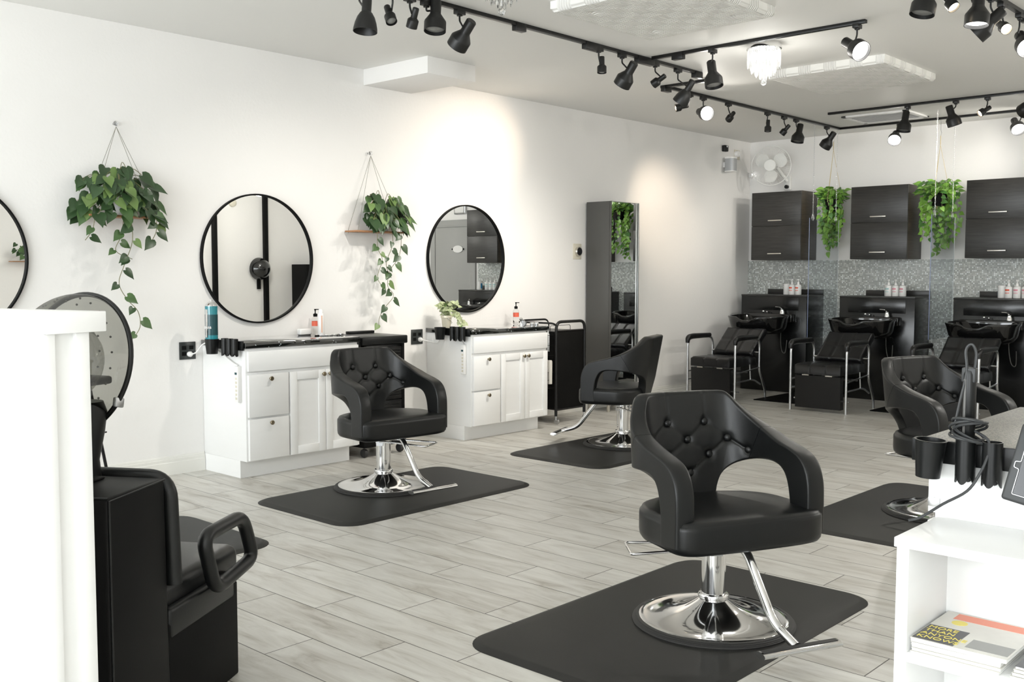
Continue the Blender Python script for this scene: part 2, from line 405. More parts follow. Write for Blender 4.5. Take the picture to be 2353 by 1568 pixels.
# ================================================================== THE ROOM
T = 0.12
struct('floor', MB().box(-T, RX+T, FY-T, T, -0.08, 0), M['floor'], flat=True)
struct('ceiling', MB().box(-T, RX+T, FY-T, T, H, H+0.1), M['ceiling'], flat=True)
struct('wall_left', MB().box(-T, 0, FY, 0, 0, H), M['wall'], flat=True)
struct('wall_back', MB().box(-T, RX+T, 0, T, 0, H), M['wall'], flat=True)
struct('wall_right', MB().box(RX, RX+T, FY, 0, 0, H), M['wall'], flat=True)
fw = MB()
for x0, x1, z0, z1 in ((-T, RX+T, 0, 0.35), (-T, RX+T, 2.75, H), (-T, 0.4, 0.35, 2.75), (4.8, 5.5, 0.35, 2.75), (8.3, RX+T, 0.35, 2.75)):
    fw.box(x0, x1, FY-T, FY, z0, z1)
struct('wall_front', fw, M['wall'], flat=True)
for i, (a, b) in enumerate(((0.4, 4.8), (5.5, 8.3))):
    g = struct('window_%d' % (i+1), MB().box(a, b, FY-0.07, FY-0.06, 0.35, 2.75), M['window_glass'], flat=True)
    fr = MB()
    for x in (a, (a+b)/2-0.03, b-0.06): fr.box(x, x+0.06, FY-0.10, FY-0.02, 0.35, 2.75)
    fr.box(a, b, FY-0.10, FY-0.02, 0.35, 0.41); fr.box(a, b, FY-0.10, FY-0.02, 2.69, 2.75)
    obj('window_frame', fr, M['black_metal'], g)

def baseboard(y0, y1, x=0.0):
    pr = [(0, 0), (0.016, 0), (0.016, 0.082), (0.0125, 0.086), (0.0125, 0.104), (0.009, 0.108), (0.009, 0.118), (0.004, 0.126), (0, 0.126)]
    mb = MB(); mb.rings([[(x+a, y, z) for a, z in pr] for y in (y0, y1)]); return mb
bb = baseboard(FY, -7.318)
for a, b in ((-6.40, -5.262), (-4.335, -0.002)):
    q = baseboard(a, b); bb.add(q.v, q.f)
struct('baseboard_left', bb, M['trim'])
bq = MB().box(5.66, RX-0.002, -0.016, 0, 0, 0.12, 0.003)
struct('baseboard_back', bq, M['trim'])
# boxed duct at the junction of left wall and ceiling
struct('trim_1', MB().box(0, 0.7286, -5.8995, -5.4112, H-0.122, H, 0.003), M['wall'])
# glass mosaic on the back wall
struct('trim_2', MB().box(0.0, 4.60, -0.014, 0, 0.0, 1.498), M['mosaic'], flat=True)

# door with casing in the back wall (seen in the second round mirror)
dj = MB(); DX0, DX1 = 4.76, 5.54
for x0, x1, z0, z1 in ((DX0-0.11, DX0, 0, 2.16), (DX1, DX1+0.11, 0, 2.16), (DX0-0.11, DX1+0.11, 2.06, 2.17)): dj.box(x0, x1, -0.03, 0, z0, z1, 0.004)
struct('trim_3', dj, M['door'])
dr = struct('door_1', MB().box(DX0+0.003, DX1-0.003, -0.022, 0, 0.01, 2.055, 0.003), M['door'])
obj('door_handle', MB().cyl(0, 0, 0, 0.06, 0.012, mtx=Matrix.Translation((DX0+0.07, -0.02, 0.98)) @ Matrix.Rotation(PI/2, 4, 'X')).box(DX0+0.05, DX0+0.19, -0.09, -0.07, 0.97, 0.99, 0.004), M['brushed'], dr)
sg = thing('door_sign', 'small white oval sign with dark script on the grey door', 'sign', (5.02, -0.03, 1.72))
obj('plaque', MB().lathe([(0.0, 0), (0.11, 0), (0.11, 0.006), (0, 0.006)], 28, mtx=Matrix.Rotation(PI/2, 4, 'X') @ Matrix.Scale(0.5, 4, (0, 1, 0))), M['bottle_white'], sg)
for s in (-1, 1): obj('scroll', MB().sphere((s*0.12, -0.004, 0), 0.013, 8), M['matte_black'], sg)
ck = thing('wall_clock', 'square rounded white wall clock above the grey door', 'clock', (4.98, -0.004, 2.40))
obj('clock_case', MB().box(-0.125, 0.125, -0.035, 0, -0.15, 0.15, 0.03, seg=4), M['silver'], ck)
obj('clock_face', MB().box(-0.105, 0.105, -0.038, -0.03, -0.13, 0.13, 0.02, seg=3), M['bottle_white'], ck)
for a, l in ((0.3, 0.05), (2.2, 0.075)):
    obj('clock_hand', MB().box(-0.003, 0.003, -0.042, -0.039, 0, l, mtx=Matrix.Rotation(a, 4, 'Y')), M['matte_black'], ck)

# ================================================================== VANITIES
def vanity(loc, rz, label, knob_m):
    """local frame: x = away from the wall behind it, y = along the wall, origin at wall/floor, near end y=0"""
    W_, D_ = 0.914, 0.522
    t = thing('vanity_cabinet', label, 'cabinet', loc, rz, 'white vanity cabinets')
    body = MB()
    body.box(0.002, 0.445, 0.0, W_-0.02, 0, 0.115)            # toe kick block
    body.box(0.002, D_, 0, W_, 0.115, 0.855, 0.002)
    obj('body', body, M['white'], t)
    f0, f1 = D_, D_+0.021
    obj('top_panel', MB().box(f0, f1, 0.012, W_-0.004, 0.705, 0.838, 0.003), M['white'], t)
    def knob(y, z, par):
        k = MB().lathe([(0.006, 0), (0.006, 0.012), (0.0145, 0.018), (0.0155, 0.023), (0.012, 0.027), (0.0, 0.028)], 20, mtx=Matrix.Translation((f1, y, z)) @ Matrix.Rotation(PI/2, 4, 'Y'))
        obj('knob', k, knob_m, par)
    for z0, z1 in ((0.405, 0.683), (0.122, 0.392)):
        d = obj('drawer', MB().box(f0, f1, 0.012, 0.318, z0, z1, 0.003), M['white'], t)
        knob(0.172, z1-0.03, d)
    for y0, y1, ky in ((0.330, 0.618, 0.596), (0.622, W_-0.004, 0.648)):
        z0, z1 = 0.122, 0.683; s = 0.056
        d = MB()
        d.box(f0, f1-0.009, y0+s, y1-s, z0+s, z1-s)
        d.box(f0, f1, y0, y0+s, z0, z1, 0.002); d.box(f0, f1, y1-s, y1, z0, z1, 0.002)
        d.box(f0, f1, y0+s, y1-s, z0, z0+s, 0.002); d.box(f0, f1, y0+s, y1-s, z1-s, z1, 0.002)
        dd = obj('door', d, M['white'], t); knob(ky, z1-0.03, dd)
    return t
vanity((0, -7.315, 0), 0, 'white vanity cabinet on the left wall behind the middle chair', M['brass'])
vanity((0, -5.2567, 0), 0, 'white vanity cabinet left of the rolling wire cart', M['brass'])
vanity((5.74, -7.286, 0), PI, 'white vanity cabinet behind the magazine bookcase at the right edge', M['brass'])
def counter(y0, y1, x0, x1, m, label):
    o = obj('countertop', MB().box(x0, x1, y0, y1, 0.8575, 0.893, 0.003), m)
    return tag(o, label, 'countertop', 'vanity countertops')
counter(-7.325, -6.393, 0.002, 0.5446, M['granite'], 'glossy black countertop behind the middle chair, holding a white spray can')
counter(-5.267, -4.332, 0.002, 0.5446, M['granite'], 'glossy black countertop with a small potted variegated plant')
counter(-8.20, -7.262, 5.152, 5.738, M['granite_grey'], 'speckled grey countertop at the right edge beside the curling iron')

# ================================================================== TOOL HOLDERS
def tool_holder(loc, label, cup_x=0.06, tubes=(0.175, 0.235, 0.295), tilt=0.0, big=1.0, tr=0.0225):
    """bar along local x, things hang on its -y side"""
    t = thing('tool_holder', label, 'tool holder', loc, 0, 'black styling tool holders')
    L_ = tubes[-1]+0.05
    obj('rail', MB().box(0, L_, -0.012, 0, -0.03, 0.03, 0.002), M['black_plastic'], t)
    th = 0.0025
    def cup(r, r2, z0, z1, n=28):
        return MB().lathe([(0, z0), (r2, z0), (r, z1), (r+0.003, z1+0.002), (r-th, z1+0.002), (r2-th, z0+0.004), (0, z0+0.004)], n, cap=False)
    c = cup(0.046*big, 0.036*big, -0.062, 0.035)
    obj('cup', c, M['black_plastic'], t, loc=(cup_x, -0.012-0.047*big, 0)).rotation_euler = (0, tilt, 0)
    for x in tubes:
        mb = MB(); n = 32; r = tr; rs = []
        for z in (0.045, 0.03, 0, -0.03): rs.append([(r*math.cos(2*PI*i/n), r*math.sin(2*PI*i/n), z) for i in range(n)])
        rs.append([(r*math.cos(2*PI*i/n), r*math.sin(2*PI*i/n), -0.048-0.022*abs(math.cos(2*(2*PI*i/n)))) for i in range(n)])
        inner = [[(p[0]*0.9, p[1]*0.9, p[2]) for p in q] for q in reversed(rs)]
        mb.rings(rs+inner, cap=False, closed=True)
        obj('tube_cup', mb, M['black_plastic'], t, loc=(x, -0.012-tr-0.001, 0))
    return t
tool_holder((0.185, -7.328, 0.874), 'black tool holder with a cup and three tubes under the teal bottle')
tool_holder((0.18, -5.27, 0.872), 'black tool holder with a cup and three tubes below the small potted plant', tubes=(0.18, 0.24, 0.298))
tool_holder((5.158, -8.204, 0.873), 'larger black tool holder with a tilted cup and two tubes, holding a curling iron', cup_x=0.062, tubes=(0.147, 0.212), tilt=0.06, big=0.84, tr=0.0245)

# teal bottle standing in the first holder's cup
bt = thing('disinfectant_bottle', 'tall teal bottle with a clear stripe and silver cap, in the holder cup', 'bottle', (0.245, -7.388, 0.822))
obj('bottle_body', MB().lathe([(0.033, 0), (0.034, 0.07), (0.040, 0.078), (0.041, 0.10), (0.040, 0.26), (0.041, 0.285), (0.041, 0.305)], 28), M['teal'], bt)
obj('label_band', MB().lathe([(0.0415, 0.115), (0.0415, 0.25)], 28, cap=False), M['teal_dark'], bt)
obj('window_stripe', MB().box(0.0, 0.016, -0.0445, -0.030, 0.10, 0.285, 0.002), M['chrome'], bt)
obj('cap', MB().lathe([(0.041, 0.303), (0.040, 0.312), (0.022, 0.330), (0.012, 0.336), (0.008, 0.35), (0, 0.351)], 28), M['chrome'], bt)
text('label_text', 'BARB', 0.021, M['bottle_white'], bt, (0.026, -0.0425, 0.165), (PI/2, 0, 0.5))

# outlets, plugs, cords
def outlet(y0, y1, z0, z1, label):
    t = thing('wall_outlet', label, 'outlet', (0, (y0+y1)/2, (z0+z1)/2), 0, 'dark outlet plates on the left wall')
    w2, h2 = (y1-y0)/2, (z1-z0)/2
    obj('plate', MB().box(0.0, 0.007, -w2, w2, -h2, h2, 0.002), M['plate'], t)
    for s in (-1, 1):
        for zz in (-1, 1): obj('socket', MB().box(0.006, 0.0088, s*w2*0.45-0.016, s*w2*0.45+0.016, zz*0.02-0.013, zz*0.02+0.013, 0.001), M['matte_black'], t)
    return t
outlet(-7.488, -7.369, 0.764, 0.882, 'dark four-socket outlet with a plug, left of the teal bottle')
outlet(-5.429, -5.305, 0.763, 0.884, 'dark four-socket outlet with a plug, left of the small potted plant')
def strip(y, label, z1=0.775, x=0.455):
    t = thing('power_strip', label, 'power strip', (x, y, 0), 0, 'white power strips on the vanity sides')
    obj('housing', MB().box(-0.019, 0.019, -0.03, 0, z1-0.235, z1, 0.003), M['bottle_white'], t)
    obj('switch', MB().box(-0.014, 0.008, -0.033, -0.029, z1-0.055, z1-0.04, 0.001), M['teal_dark'], t)
    for k in range(6): obj('socket', MB().box(-0.009, 0.009, -0.0315, -0.029, z1-0.088-k*0.026, z1-0.073-k*0.026), M['beige'], t)
    return t
strip(-7.315, 'white power strip on the cabinet side below the teal bottle', 0.74, 0.46)
strip(-5.257, 'white power strip on the cabinet side below the small potted plant')
def plug_cord(pts, label):
    t = thing('plug_cord', label, 'cord', (0, 0, 0), 0, 'white cords plugged in on the left wall')
    p = pts[0]
    obj('plug', MB().lathe([(0, 0), (0.017, 0.0), (0.019, 0.018), (0.010, 0.034), (0, 0.036)], 16, mtx=Matrix.Translation(p) @ Matrix.Rotation(PI/2, 4, 'Y')), M['bottle_white'], t)
    obj('cable', MB().tube(catmull([(p[0]+0.03, p[1], p[2])]+pts[1:], 6), 0.0045, 8), M['bottle_white'], t)
plug_cord([(0.009, -7.42, 0.80), (0.07, -7.40, 0.815), (0.09, -7.37, 0.862), (0.12, -7.345, 0.875), (0.20, -7.335, 0.845), (0.30, -7.330, 0.80), (0.40, -7.330, 0.76), (0.455, -7.330, 0.745)], 'white cord looping from the outlet to the side of the first vanity')
plug_cord([(0.009, -5.345, 0.80), (0.08, -5.32, 0.79), (0.14, -5.275, 0.775), (0.17, -5.270, 0.80), (0.19, -5.27, 0.845), (0.26, -5.268, 0.853), (0.38, -5.268, 0.84), (0.455, -5.272, 0.775)], 'white cord looping from the outlet to the side of the second vanity')

# ================================================================== ROUND MIRRORS
def round_mirror(y, z, R_, label):
    t = thing('round_mirror', label, 'mirror', (0, y, z), 0, 'round mirrors on the left wall')
    rm = Matrix.Rotation(PI/2, 4, 'Y')
    n = 96
    obj('glass', MB().lathe([(0, 0.006), (R_-0.006, 0.006), (R_-0.006, 0.012), (0, 0.012)], n, mtx=rm), M['mirror'], t, flat=True)
    prof = [(R_-0.011, 0.0), (R_, 0.0), (R_, 0.027), (R_-0.002, 0.029), (R_-0.009, 0.029), (R_-0.011, 0.027)]
    rs = [[(r*math.cos(2*PI*i/n), r*math.sin(2*PI*i/n), z_) for r, z_ in prof] for i in range(n)]
    obj('frame', MB().rings(rs, closed=True, mtx=rm), M['matte_black'], t)
round_mirror(-6.866, 1.445, 0.456, 'round black-framed mirror between the two hanging shelf plants')
round_mirror(-4.796, 1.468, 0.460, 'round black-framed mirror above the second vanity, reflecting a grey door')
round_mirror(-8.915, 1.43, 0.460, 'round black-framed mirror cut off by the left edge')

# ================================================================== PLANTS
def leaf(mb, c, d, up, L_, wd=0.9, fold=0.18, droop=0.15):
    """heart leaf, base at c, pointing along d, face towards up"""
    d = Vector(d).normalized(); up = Vector(up); up = (up-d*up.dot(d))
    if up.length < 1e-3: up = d.orthogonal()
    up.normalize(); s = d.cross(up)
    out = [(0.06, 0.0, 0), (-0.09, 0.20, 1), (0.03, 0.38, 1), (0.22, 0.45, 1), (0.45, 0.39, 1), (0.70, 0.22, 1), (0.88, 0.08, 1)]
    mid = [(0.06, 0), (0.10, 0), (0.20, 0), (0.36, 0), (0.55, 0), (0.75, 0), (0.9, 0)]
    def P(a, b, h=0.0):
        return Vector(c)+d*(a*L_)+s*(b*L_*wd)+up*(-droop*L_*a*a+h*L_)
    vs = [P(a, 0) for a, _ in mid]+[P(1.03, 0)]
    base = 8
    for sg_ in (1, -1):
        for a, b, _ in out[1:]: vs.append(P(a, sg_*b, fold*b))
    fs = []
    for k in range(2):
        o = base+k*6
        for i in range(6):
            if i == 0: fs.append((0, 1, o) if k == 0 else (0, o, 1)); continue
            q = (i, i+1, o+i, o+i-1)
            fs.append(q if k == 0 else tuple(reversed(q)))
        q = (6, 7, o+5); fs.append(q if k == 0 else tuple(reversed(q)))
    mb.add(vs, fs)
def foliage(parent, r, spots, mats, name='foliage'):
    """spots: list of (pos, dir, up, size); spread over the materials"""
    mb = MB()
    for p, d, u, s in spots:
        x = r.random(); mb.cur = 0 if x < 0.62 else (1 if x < 0.88 else 2)
        leaf(mb, p, d, u, s)
    return obj(name, mb, mats, parent, ang=60)
def vine_obj(parent, lines, rad=0.0028, name='vine'):
    mb = MB()
    for l in lines: mb.tube(catmull(l, 5), rad, 6)
    return obj(name, mb, M['stem'], parent)
def along(line, r, step, size, out, side=1.0):
    pts = catmull(line, 8); acc = 0; res = []; k = 0
    for a, b in zip(pts, pts[1:]):
        acc += (b-a).length
        if acc > step:
            acc = 0; k += 1
            sd = 1 if k % 2 else -1
            d = Vector((out[0]*0.3+r.uniform(-.2, .2), sd*0.8*side+r.uniform(-.3, .3), -0.75+r.uniform(-.3, .3)))
            sz = size*r.uniform(0.75, 1.15)
            res.append((b+Vector((0.004, sd*0.012, -0.004)), d, (1, r.uniform(-.3, .3), 0.35), sz))
    return res
def shelf_planter(y, zs, hz, label):
    """wooden board on two loops of cord from a glass knob, against the left wall"""
    t = thing('hanging_shelf', label, 'shelf', (0, y, 0), 0, 'small hanging wooden shelves')
    obj('board', MB().box(0.012, 0.165, -0.245, 0.245, zs-0.012, zs, 0.002), M['wood'], t)
    k = obj('knob', MB().sphere((0.03, 0, hz), 0.016, 10).cyl(0, 0, 0, 0.02, 0.008, mtx=Matrix.Translation((0, 0, hz)) @ Matrix.Rotation(PI/2, 4, 'Y')), M['carafe'], t)
    mb = MB()
    for sy in (-1, 1):
        for x in (0.03, 0.148):
            mb.tube([(0.03, 0, hz-0.02), (x, sy*0.225, zs+0.002), (x, sy*0.225, zs-0.02)], 0.0013, 6)
    obj('cord', mb, M['string'], t)
shelf_planter(-7.90, 1.700, 2.278, 'small wooden shelf hung by cords, mostly hidden by the fuller trailing plant')
shelf_planter(-5.859, 1.668, 2.272, 'small wooden shelf hung by cords, its left end bare beside the plant')

def shelf_plant(y, zs, seed, spread, vines, label, n, hgt, cut=-9, pots=0.0, grp='trailing plants on the hanging shelves'):
    r = random.Random(seed)
    t = thing('trailing_plant', label, 'plant', (0.09, y, zs), 0, grp)
    obj('pot', MB().lathe([(0, 0), (0.045, 0), (0.062, 0.115), (0.066, 0.118), (0.058, 0.118), (0.05, 0.10), (0, 0.10)], 24), M['pot_white'], t)
    sp = []; stems = []
    for i in range(n):
        a = r.uniform(-PI*0.62, PI*0.62)                    # around the room side
        rad = spread*math.sqrt(r.uniform(0.05, 1))
        z = hgt*r.uniform(0.15, 1.0)*(1-0.35*(rad/spread)**2)-0.16*(rad/spread)**2*r.random()
        x = max(math.cos(a)*rad*0.55, -0.075); yy = math.sin(a)*rad*1.15
        if yy < cut: continue
        p = Vector((x, yy, 0.05+z))
        d = Vector((0.35+r.uniform(-.2, .3), yy*2.2+r.uniform(-.45, .45), -0.85+r.uniform(-.25, .5)))
        u = Vector((1.0, yy*1.5, 0.55+r.uniform(-.3, .4)))
        s = r.uniform(0.07, 0.115)
        sp.append((p, d, u, s))
        if i % 3 == 0: stems.append([(0, 0, 0.10), (x*0.5, yy*0.5, 0.12+z*0.8), tuple(p)])
    for l, step, size in vines:
        stems.append(l); sp += along(l, r, step, size, (1, 0, 0))
    foliage(t, r, sp, [M['leaf_dark'], M['leaf'], M['leaf_lime']])
    vine_obj(t, stems, 0.0022)
    return t
shelf_plant(-7.93, 1.700, 11, 0.235, [
    ([(0.03, 0.0, 0.10), (0.10, 0.02, 0.02), (0.12, 0.03, -0.15), (0.07, 0.0, -0.30), (0.05, -0.03, -0.42), (0.05, 0.02, -0.52), (0.05, 0.09, -0.60), (0.05, 0.10, -0.70), (0.05, 0.04, -0.78)], 0.085, 0.075),
    ([(0.03, -0.05, 0.10), (0.08, -0.17, 0.03), (0.08, -0.20, -0.09), (0.06, -0.24, -0.16)], 0.06, 0.08),
    ([(0.03, 0.05, 0.10), (0.10, 0.18, 0.03), (0.10, 0.20, -0.08), (0.08, 0.18, -0.15)], 0.05, 0.085),
    ([(0.08, 0.0, 0.03), (0.10, -0.03, -0.12), (0.08, -0.06, -0.22), (0.07, 0.05, -0.27)], 0.05, 0.07)],
    'fuller dark green trailing plant on the hanging shelf nearest the left edge', 100, 0.28)
shelf_plant(-5.80, 1.668, 5, 0.22, [
    ([(0.03, -0.05, 0.10), (0.09, -0.12, 0.02), (0.09, -0.12, -0.13), (0.07, -0.06, -0.22), (0.06, -0.10, -0.36), (0.06, -0.02, -0.45)], 0.055, 0.07),
    ([(0.03, 0.05, 0.10), (0.10, 0.10, 0.02), (0.10, 0.09, -0.18), (0.07, 0.02, -0.30), (0.06, 0.0, -0.42), (0.06, 0.06, -0.50), (0.06, -0.04, -0.60), (0.05, -0.08, -0.68), (0.05, -0.08, -0.74)], 0.075, 0.075),
    ([(0.05, 0.05, 0.06), (0.10, 0.02, -0.10), (0.08, -0.03, -0.25), (0.07, 0.03, -0.36)], 0.06, 0.065)],
    'dark green trailing plant in a white pot between the round mirrors', 92, 0.26, cut=-0.17)

def ceiling_planter(loc, seed, wid, zt, zb, hook, label):
    r = random.Random(seed)
    t = thing('hanging_pothos', label, 'plant', loc, 0, 'hanging bright green plants by the dark cabinets')
    obj('pot', MB().lathe([(0, -0.10), (0.06, -0.10), (0.085, 0.03), (0.078, 0.03), (0.07, 0.01), (0, 0.01)], 24), M['matte_black'], t)
    mb = MB()
    for a in (0.4, 2.5, 4.6): mb.tube([(0, 0, hook), (math.cos(a)*0.1, math.sin(a)*0.1, 0.03), (math.cos(a)*0.03, math.sin(a)*0.03, -0.13)], 0.0022, 6)
    mb.tube([(0, 0, hook), (0, 0, hook+0.09)], 0.004, 6)
    obj('cord', mb, M['jute'], t)
    obj('hook', MB().tube([(0, 0, hook+0.09), (0.01, 0, hook+0.12), (0, 0, hook+0.15), (0, 0, H-loc[2])], 0.0025, 6), M['chrome'], t)
    sp = []; stems = []
    for k in range(22):
        a = r.uniform(0, 2*PI); rad = wid*r.uniform(0.55, 1.0)
        x, y = math.cos(a)*rad, math.sin(a)*rad*0.7
        zz = zb*r.uniform(0.35, 1.0)*(1 if abs(x) < wid*0.75 else 0.7)
        l = [(0, 0, 0.02), (x*0.5, y*0.5, 0.11+r.uniform(-.03, .06)), (x*0.9, y*0.9, 0.03), (x+r.uniform(-.02, .02), y, zz*0.5), (x*0.7+r.uniform(-.03, .03), y*0.8, zz)]
        stems.append(l)
        pts = catmull(l, 10); acc = 0
        for i, (p, q) in enumerate(zip(pts, pts[1:])):
            acc += (q-p).length
            if acc > 0.042:
                acc = 0
                d = Vector((r.uniform(-.7, .7), r.uniform(-.6, .1), -0.6+r.uniform(-.3, .5)))
                sp.append((q, d, (r.uniform(-.4, .4), -1, 0.4), r.uniform(0.045, 0.075)))
    for k in range(120):
        a = r.uniform(0, 2*PI); rad = wid*math.sqrt(r.random())
        sp.append(((math.cos(a)*rad, math.sin(a)*rad*0.7, 0.02+r.uniform(0, 0.13)), (math.cos(a)+r.uniform(-.4, .4), math.sin(a), r.uniform(-.5, .5)), (0, -0.7, 0.8), r.uniform(0.05, 0.08)))
    foliage(t, r, sp, [M['leaf_back'], M['leaf_back2'], M['leaf_back']])
    vine_obj(t, stems, 0.0018)
ceiling_planter((1.19, -0.30, 2.13), 3, 0.15, 2.26, -0.72, 0.57, 'narrow bright green plant hanging between the left two dark cabinets')
ceiling_planter((2.34, -0.30, 2.14), 8, 0.205, 2.30, -0.66, 0.52, 'wider bright green plant hanging between the dark cabinets farther right')

# small potted variegated plant on the second counter
sp_ = thing('potted_plant', 'small variegated plant in a cream pot on the second black countertop', 'plant', (0.17, -5.19, 0.893))
obj('pot', MB().lathe([(0, 0), (0.032, 0), (0.043, 0.085), (0.048, 0.087), (0.048, 0.105), (0.041, 0.105), (0.040, 0.09), (0, 0.09)], 24), M['pot_cream'], sp_)
obj('handle', MB().tube([(0.045*math.cos(a), 0.045*math.sin(a), 0.088-0.05*math.sin((a+0.6)/ (1.2+PI) * PI)) for a in [(-0.6+i*(1.2+PI)/14)-1.9 for i in range(15)]], 0.0018, 6), M['chrome'], sp_)
_r5 = random.Random(21); _s5 = []; _l5 = []
for k in range(16):
    a = _r5.uniform(0, 2*PI); e = _r5.uniform(0.3, 1.0)
    tip = (math.cos(a)*0.08*e+0.01, math.sin(a)*0.105*e+0.02, 0.12+_r5.uniform(0.0, 0.09))
    if tip[0] < -0.13: continue
    l = [(0, 0, 0.09), (tip[0]*0.5, tip[1]*0.5, tip[2]+0.01), tip]
    _l5.append(l)
    for q in catmull(l, 5)[2::2]: _s5.append((q, (_r5.uniform(-1, 1), _r5.uniform(-1, 1), _r5.uniform(-.6, .3)), (0.6, -0.5, 0.8), _r5.uniform(0.038, 0.055)))
for dy, dz in ((0.10, -0.02), (0.13, 0.0), (0.08, -0.04)):
    l = [(0, 0, 0.09), (0.04, dy*0.7, 0.12), (0.05, dy, 0.07), (0.06, dy+0.02, 0.04+dz*0.5)]
    _l5.append(l)
    for q in catmull(l, 6)[4::2]: _s5.append((q, (_r5.uniform(-.6, 1), _r5.uniform(-1, 1), -0.5), (0.6, -0.6, 0.7), _r5.uniform(0.034, 0.045)))
foliage(sp_, _r5, _s5, [M['leaf_var'], M['leaf_var'], M['leaf_lime']])
vine_obj(sp_, _l5, 0.0015)

# ================================================================== THINGS ON THE COUNTERS
CZ = 0.893
def pump_bottle(loc, label, r=0.026, h=0.135, group=None, body='clear', band='label_red', top='matte_black', rz=0.6):
    t = thing('pump_bottle', label, 'bottle', loc, rz, group)
    obj('bottle_body', MB().lathe([(0, 0), (r, 0.001), (r, h*0.92), (r*0.75, h), (r*0.45, h*1.03), (r*0.45, h*1.07)], 24), M[body], t)
    if band: obj('label_band', MB().lathe([(r+0.0006, h*0.50), (r+0.0006, h*0.78)], 24, cap=False), M[band], t)
    obj('collar', MB().lathe([(r*0.56, h*1.05), (r*0.6, h*1.2), (r*0.3, h*1.24)], 20), M[top], t)
    obj('pump_head', MB().cyl(0, 0, h*1.22, h*1.42, r*0.16, 10).cyl(0, 0, h*1.42, h*1.50, r*0.3, 14).box(-0.004, 0.030, -0.004, 0.004, h*1.45, h*1.50, 0.001), M[top], t)
    return t
pump_bottle((0.085, -6.44, CZ), 'clear bottle with coral label and black pump, beside the white can on the first countertop', h=0.125)
pump_bottle((0.13, -4.30-0.0, CZ), 'clear pump bottle with coral label standing alone on the second black countertop', h=0.13)
wc = thing('spray_can', 'tall white spray can with a peach stripe on the first black countertop', 'spray can', (0.125, -6.45+0.03, CZ), -0.35)
obj('can_body', MB().lathe([(0, 0), (0.0235, 0), (0.0245, 0.004), (0.0245, 0.148), (0.019, 0.158)], 24), M['bottle_white'], wc)
obj('cap', MB().lathe([(0.0185, 0.157), (0.0185, 0.175), (0.014, 0.186), (0, 0.188)], 24), M['bottle_white'], wc)
obj('stripe', MB().rings([[(0.0250*math.cos(a), 0.0250*math.sin(a), z) for z in (0.015, 0.14)] for a in [i*0.1-0.2 for i in range(5)]], cap=False), M['label_peach'], wc)
wb = thing('tissue_packet', 'small white packet on the first black countertop', 'packet', (0.06, -6.52, CZ), 0.1)
obj('wrapper', MB().box(-0.022, 0.022, -0.055, 0.055, 0, 0.045, 0.009, seg=3), M['bottle_white'], wb)
cm = thing('hair_clip_tray', 'row of silver hair clips on the first black countertop', 'hair clips', (0.26, -6.43, CZ))
for k in range(6):
    obj('clip', MB().box(-0.006, 0.006, -0.022, 0.022, 0.0, 0.006+0.004*(k % 2), 0.001, mtx=Matrix.Translation((0.03*(k % 2)-0.01, -0.07+0.03*k, 0)) @ Matrix.Rotation(0.2*(k-3), 4, 'Z')), M['chrome'], cm)
obj('comb', MB().box(-0.035, -0.02, -0.12, 0.11, 0, 0.005, 0.001), M['matte_black'], cm)
sc2 = thing('tape_dispenser', 'clear and chrome dispenser near the right end of the second countertop', 'dispenser', (0.44, -4.575, CZ), 0.3)
obj('stand', MB().lathe([(0, 0), (0.016, 0), (0.012, 0.02), (0.007, 0.045), (0.016, 0.062), (0.010, 0.075), (0, 0.076)], 18), M['chrome'], sc2)
obj('wheel', MB().lathe([(0, -0.012), (0.024, -0.012), (0.024, 0.012), (0, 0.012)], 24, mtx=Matrix.Translation((0.0, 0.05, 0.025)) @ Matrix.Rotation(PI/2, 4, 'X')), M['silver'], sc2)
for k, (x, y) in enumerate(((0.40, -4.39), (0.42, -4.355))):
    j = thing('small_jar', ['small clear jar with a pale lid, left of its twin', 'small clear jar with a pale lid, right of its twin'][k], 'jar', (x, y, CZ), 0, 'pair of small clear jars')
    obj('jar_body', MB().lathe([(0, 0), (0.017, 0), (0.018, 0.018), (0.016, 0.02)], 18), M['silver'], j)
    obj('lid', MB().lathe([(0.0185, 0.019), (0.0185, 0.027), (0, 0.028)], 18), M['bottle_white'], j)

# ================================================================== ROLLING CARTS
t = thing('salon_trolley', 'black plastic salon trolley with ribbed drawers behind the middle chair', 'trolley', (0.30, -6.125, 0))
tw, td = 0.185, 0.20
obj('tray_top', MB().box(-td, td+0.02, -0.225, 0.205, 0.825, 0.885, 0.008).box(-td, -td+0.04, -0.05, 0.20, 0.885, 0.905, 0.004), M['black_plastic'], t)
obj('side_bin', MB().box(-td+0.03, td, -0.262, -0.222, 0.79, 0.875, 0.004), M['black_plastic'], t)
obj('cabinet_body', MB().box(-td+0.01, td-0.02, -0.185, 0.185, 0.12, 0.825, 0.006), M['black_plastic'], t)
for k in range(5):
    z0 = 0.15+k*0.132
    d = MB().box(td-0.022, td-0.006, -0.165, 0.165, z0, z0+0.122, 0.003)
    for q in range(5): d.box(td-0.008, td+0.001, -0.15, 0.15, z0+0.012+q*0.021, z0+0.024+q*0.021, 0.003)
    obj('drawer', d, M['black_plastic'], t)
for s in (-1, 1):
    obj('corner_post', MB().box(td-0.03, td-0.004, s*0.18-0.012, s*0.18+0.012, 0.12, 0.825, 0.003), M['matte_black'], t)
obj('base_frame', MB().box(-td, td, -0.20, 0.20, 0.075, 0.12, 0.006), M['matte_black'], t)
for sx in (-1, 1):
    for sy in (-1, 1):
        c = obj('caster', MB().lathe([(0, -0.014), (0.030, -0.014), (0.034, 0), (0.030, 0.014), (0, 0.014)], 20, mtx=Matrix.Translation((sx*0.16, sy*0.17, 0.034)) @ Matrix.Rotation(PI/2, 4, 'X')), M['rubber'], t)

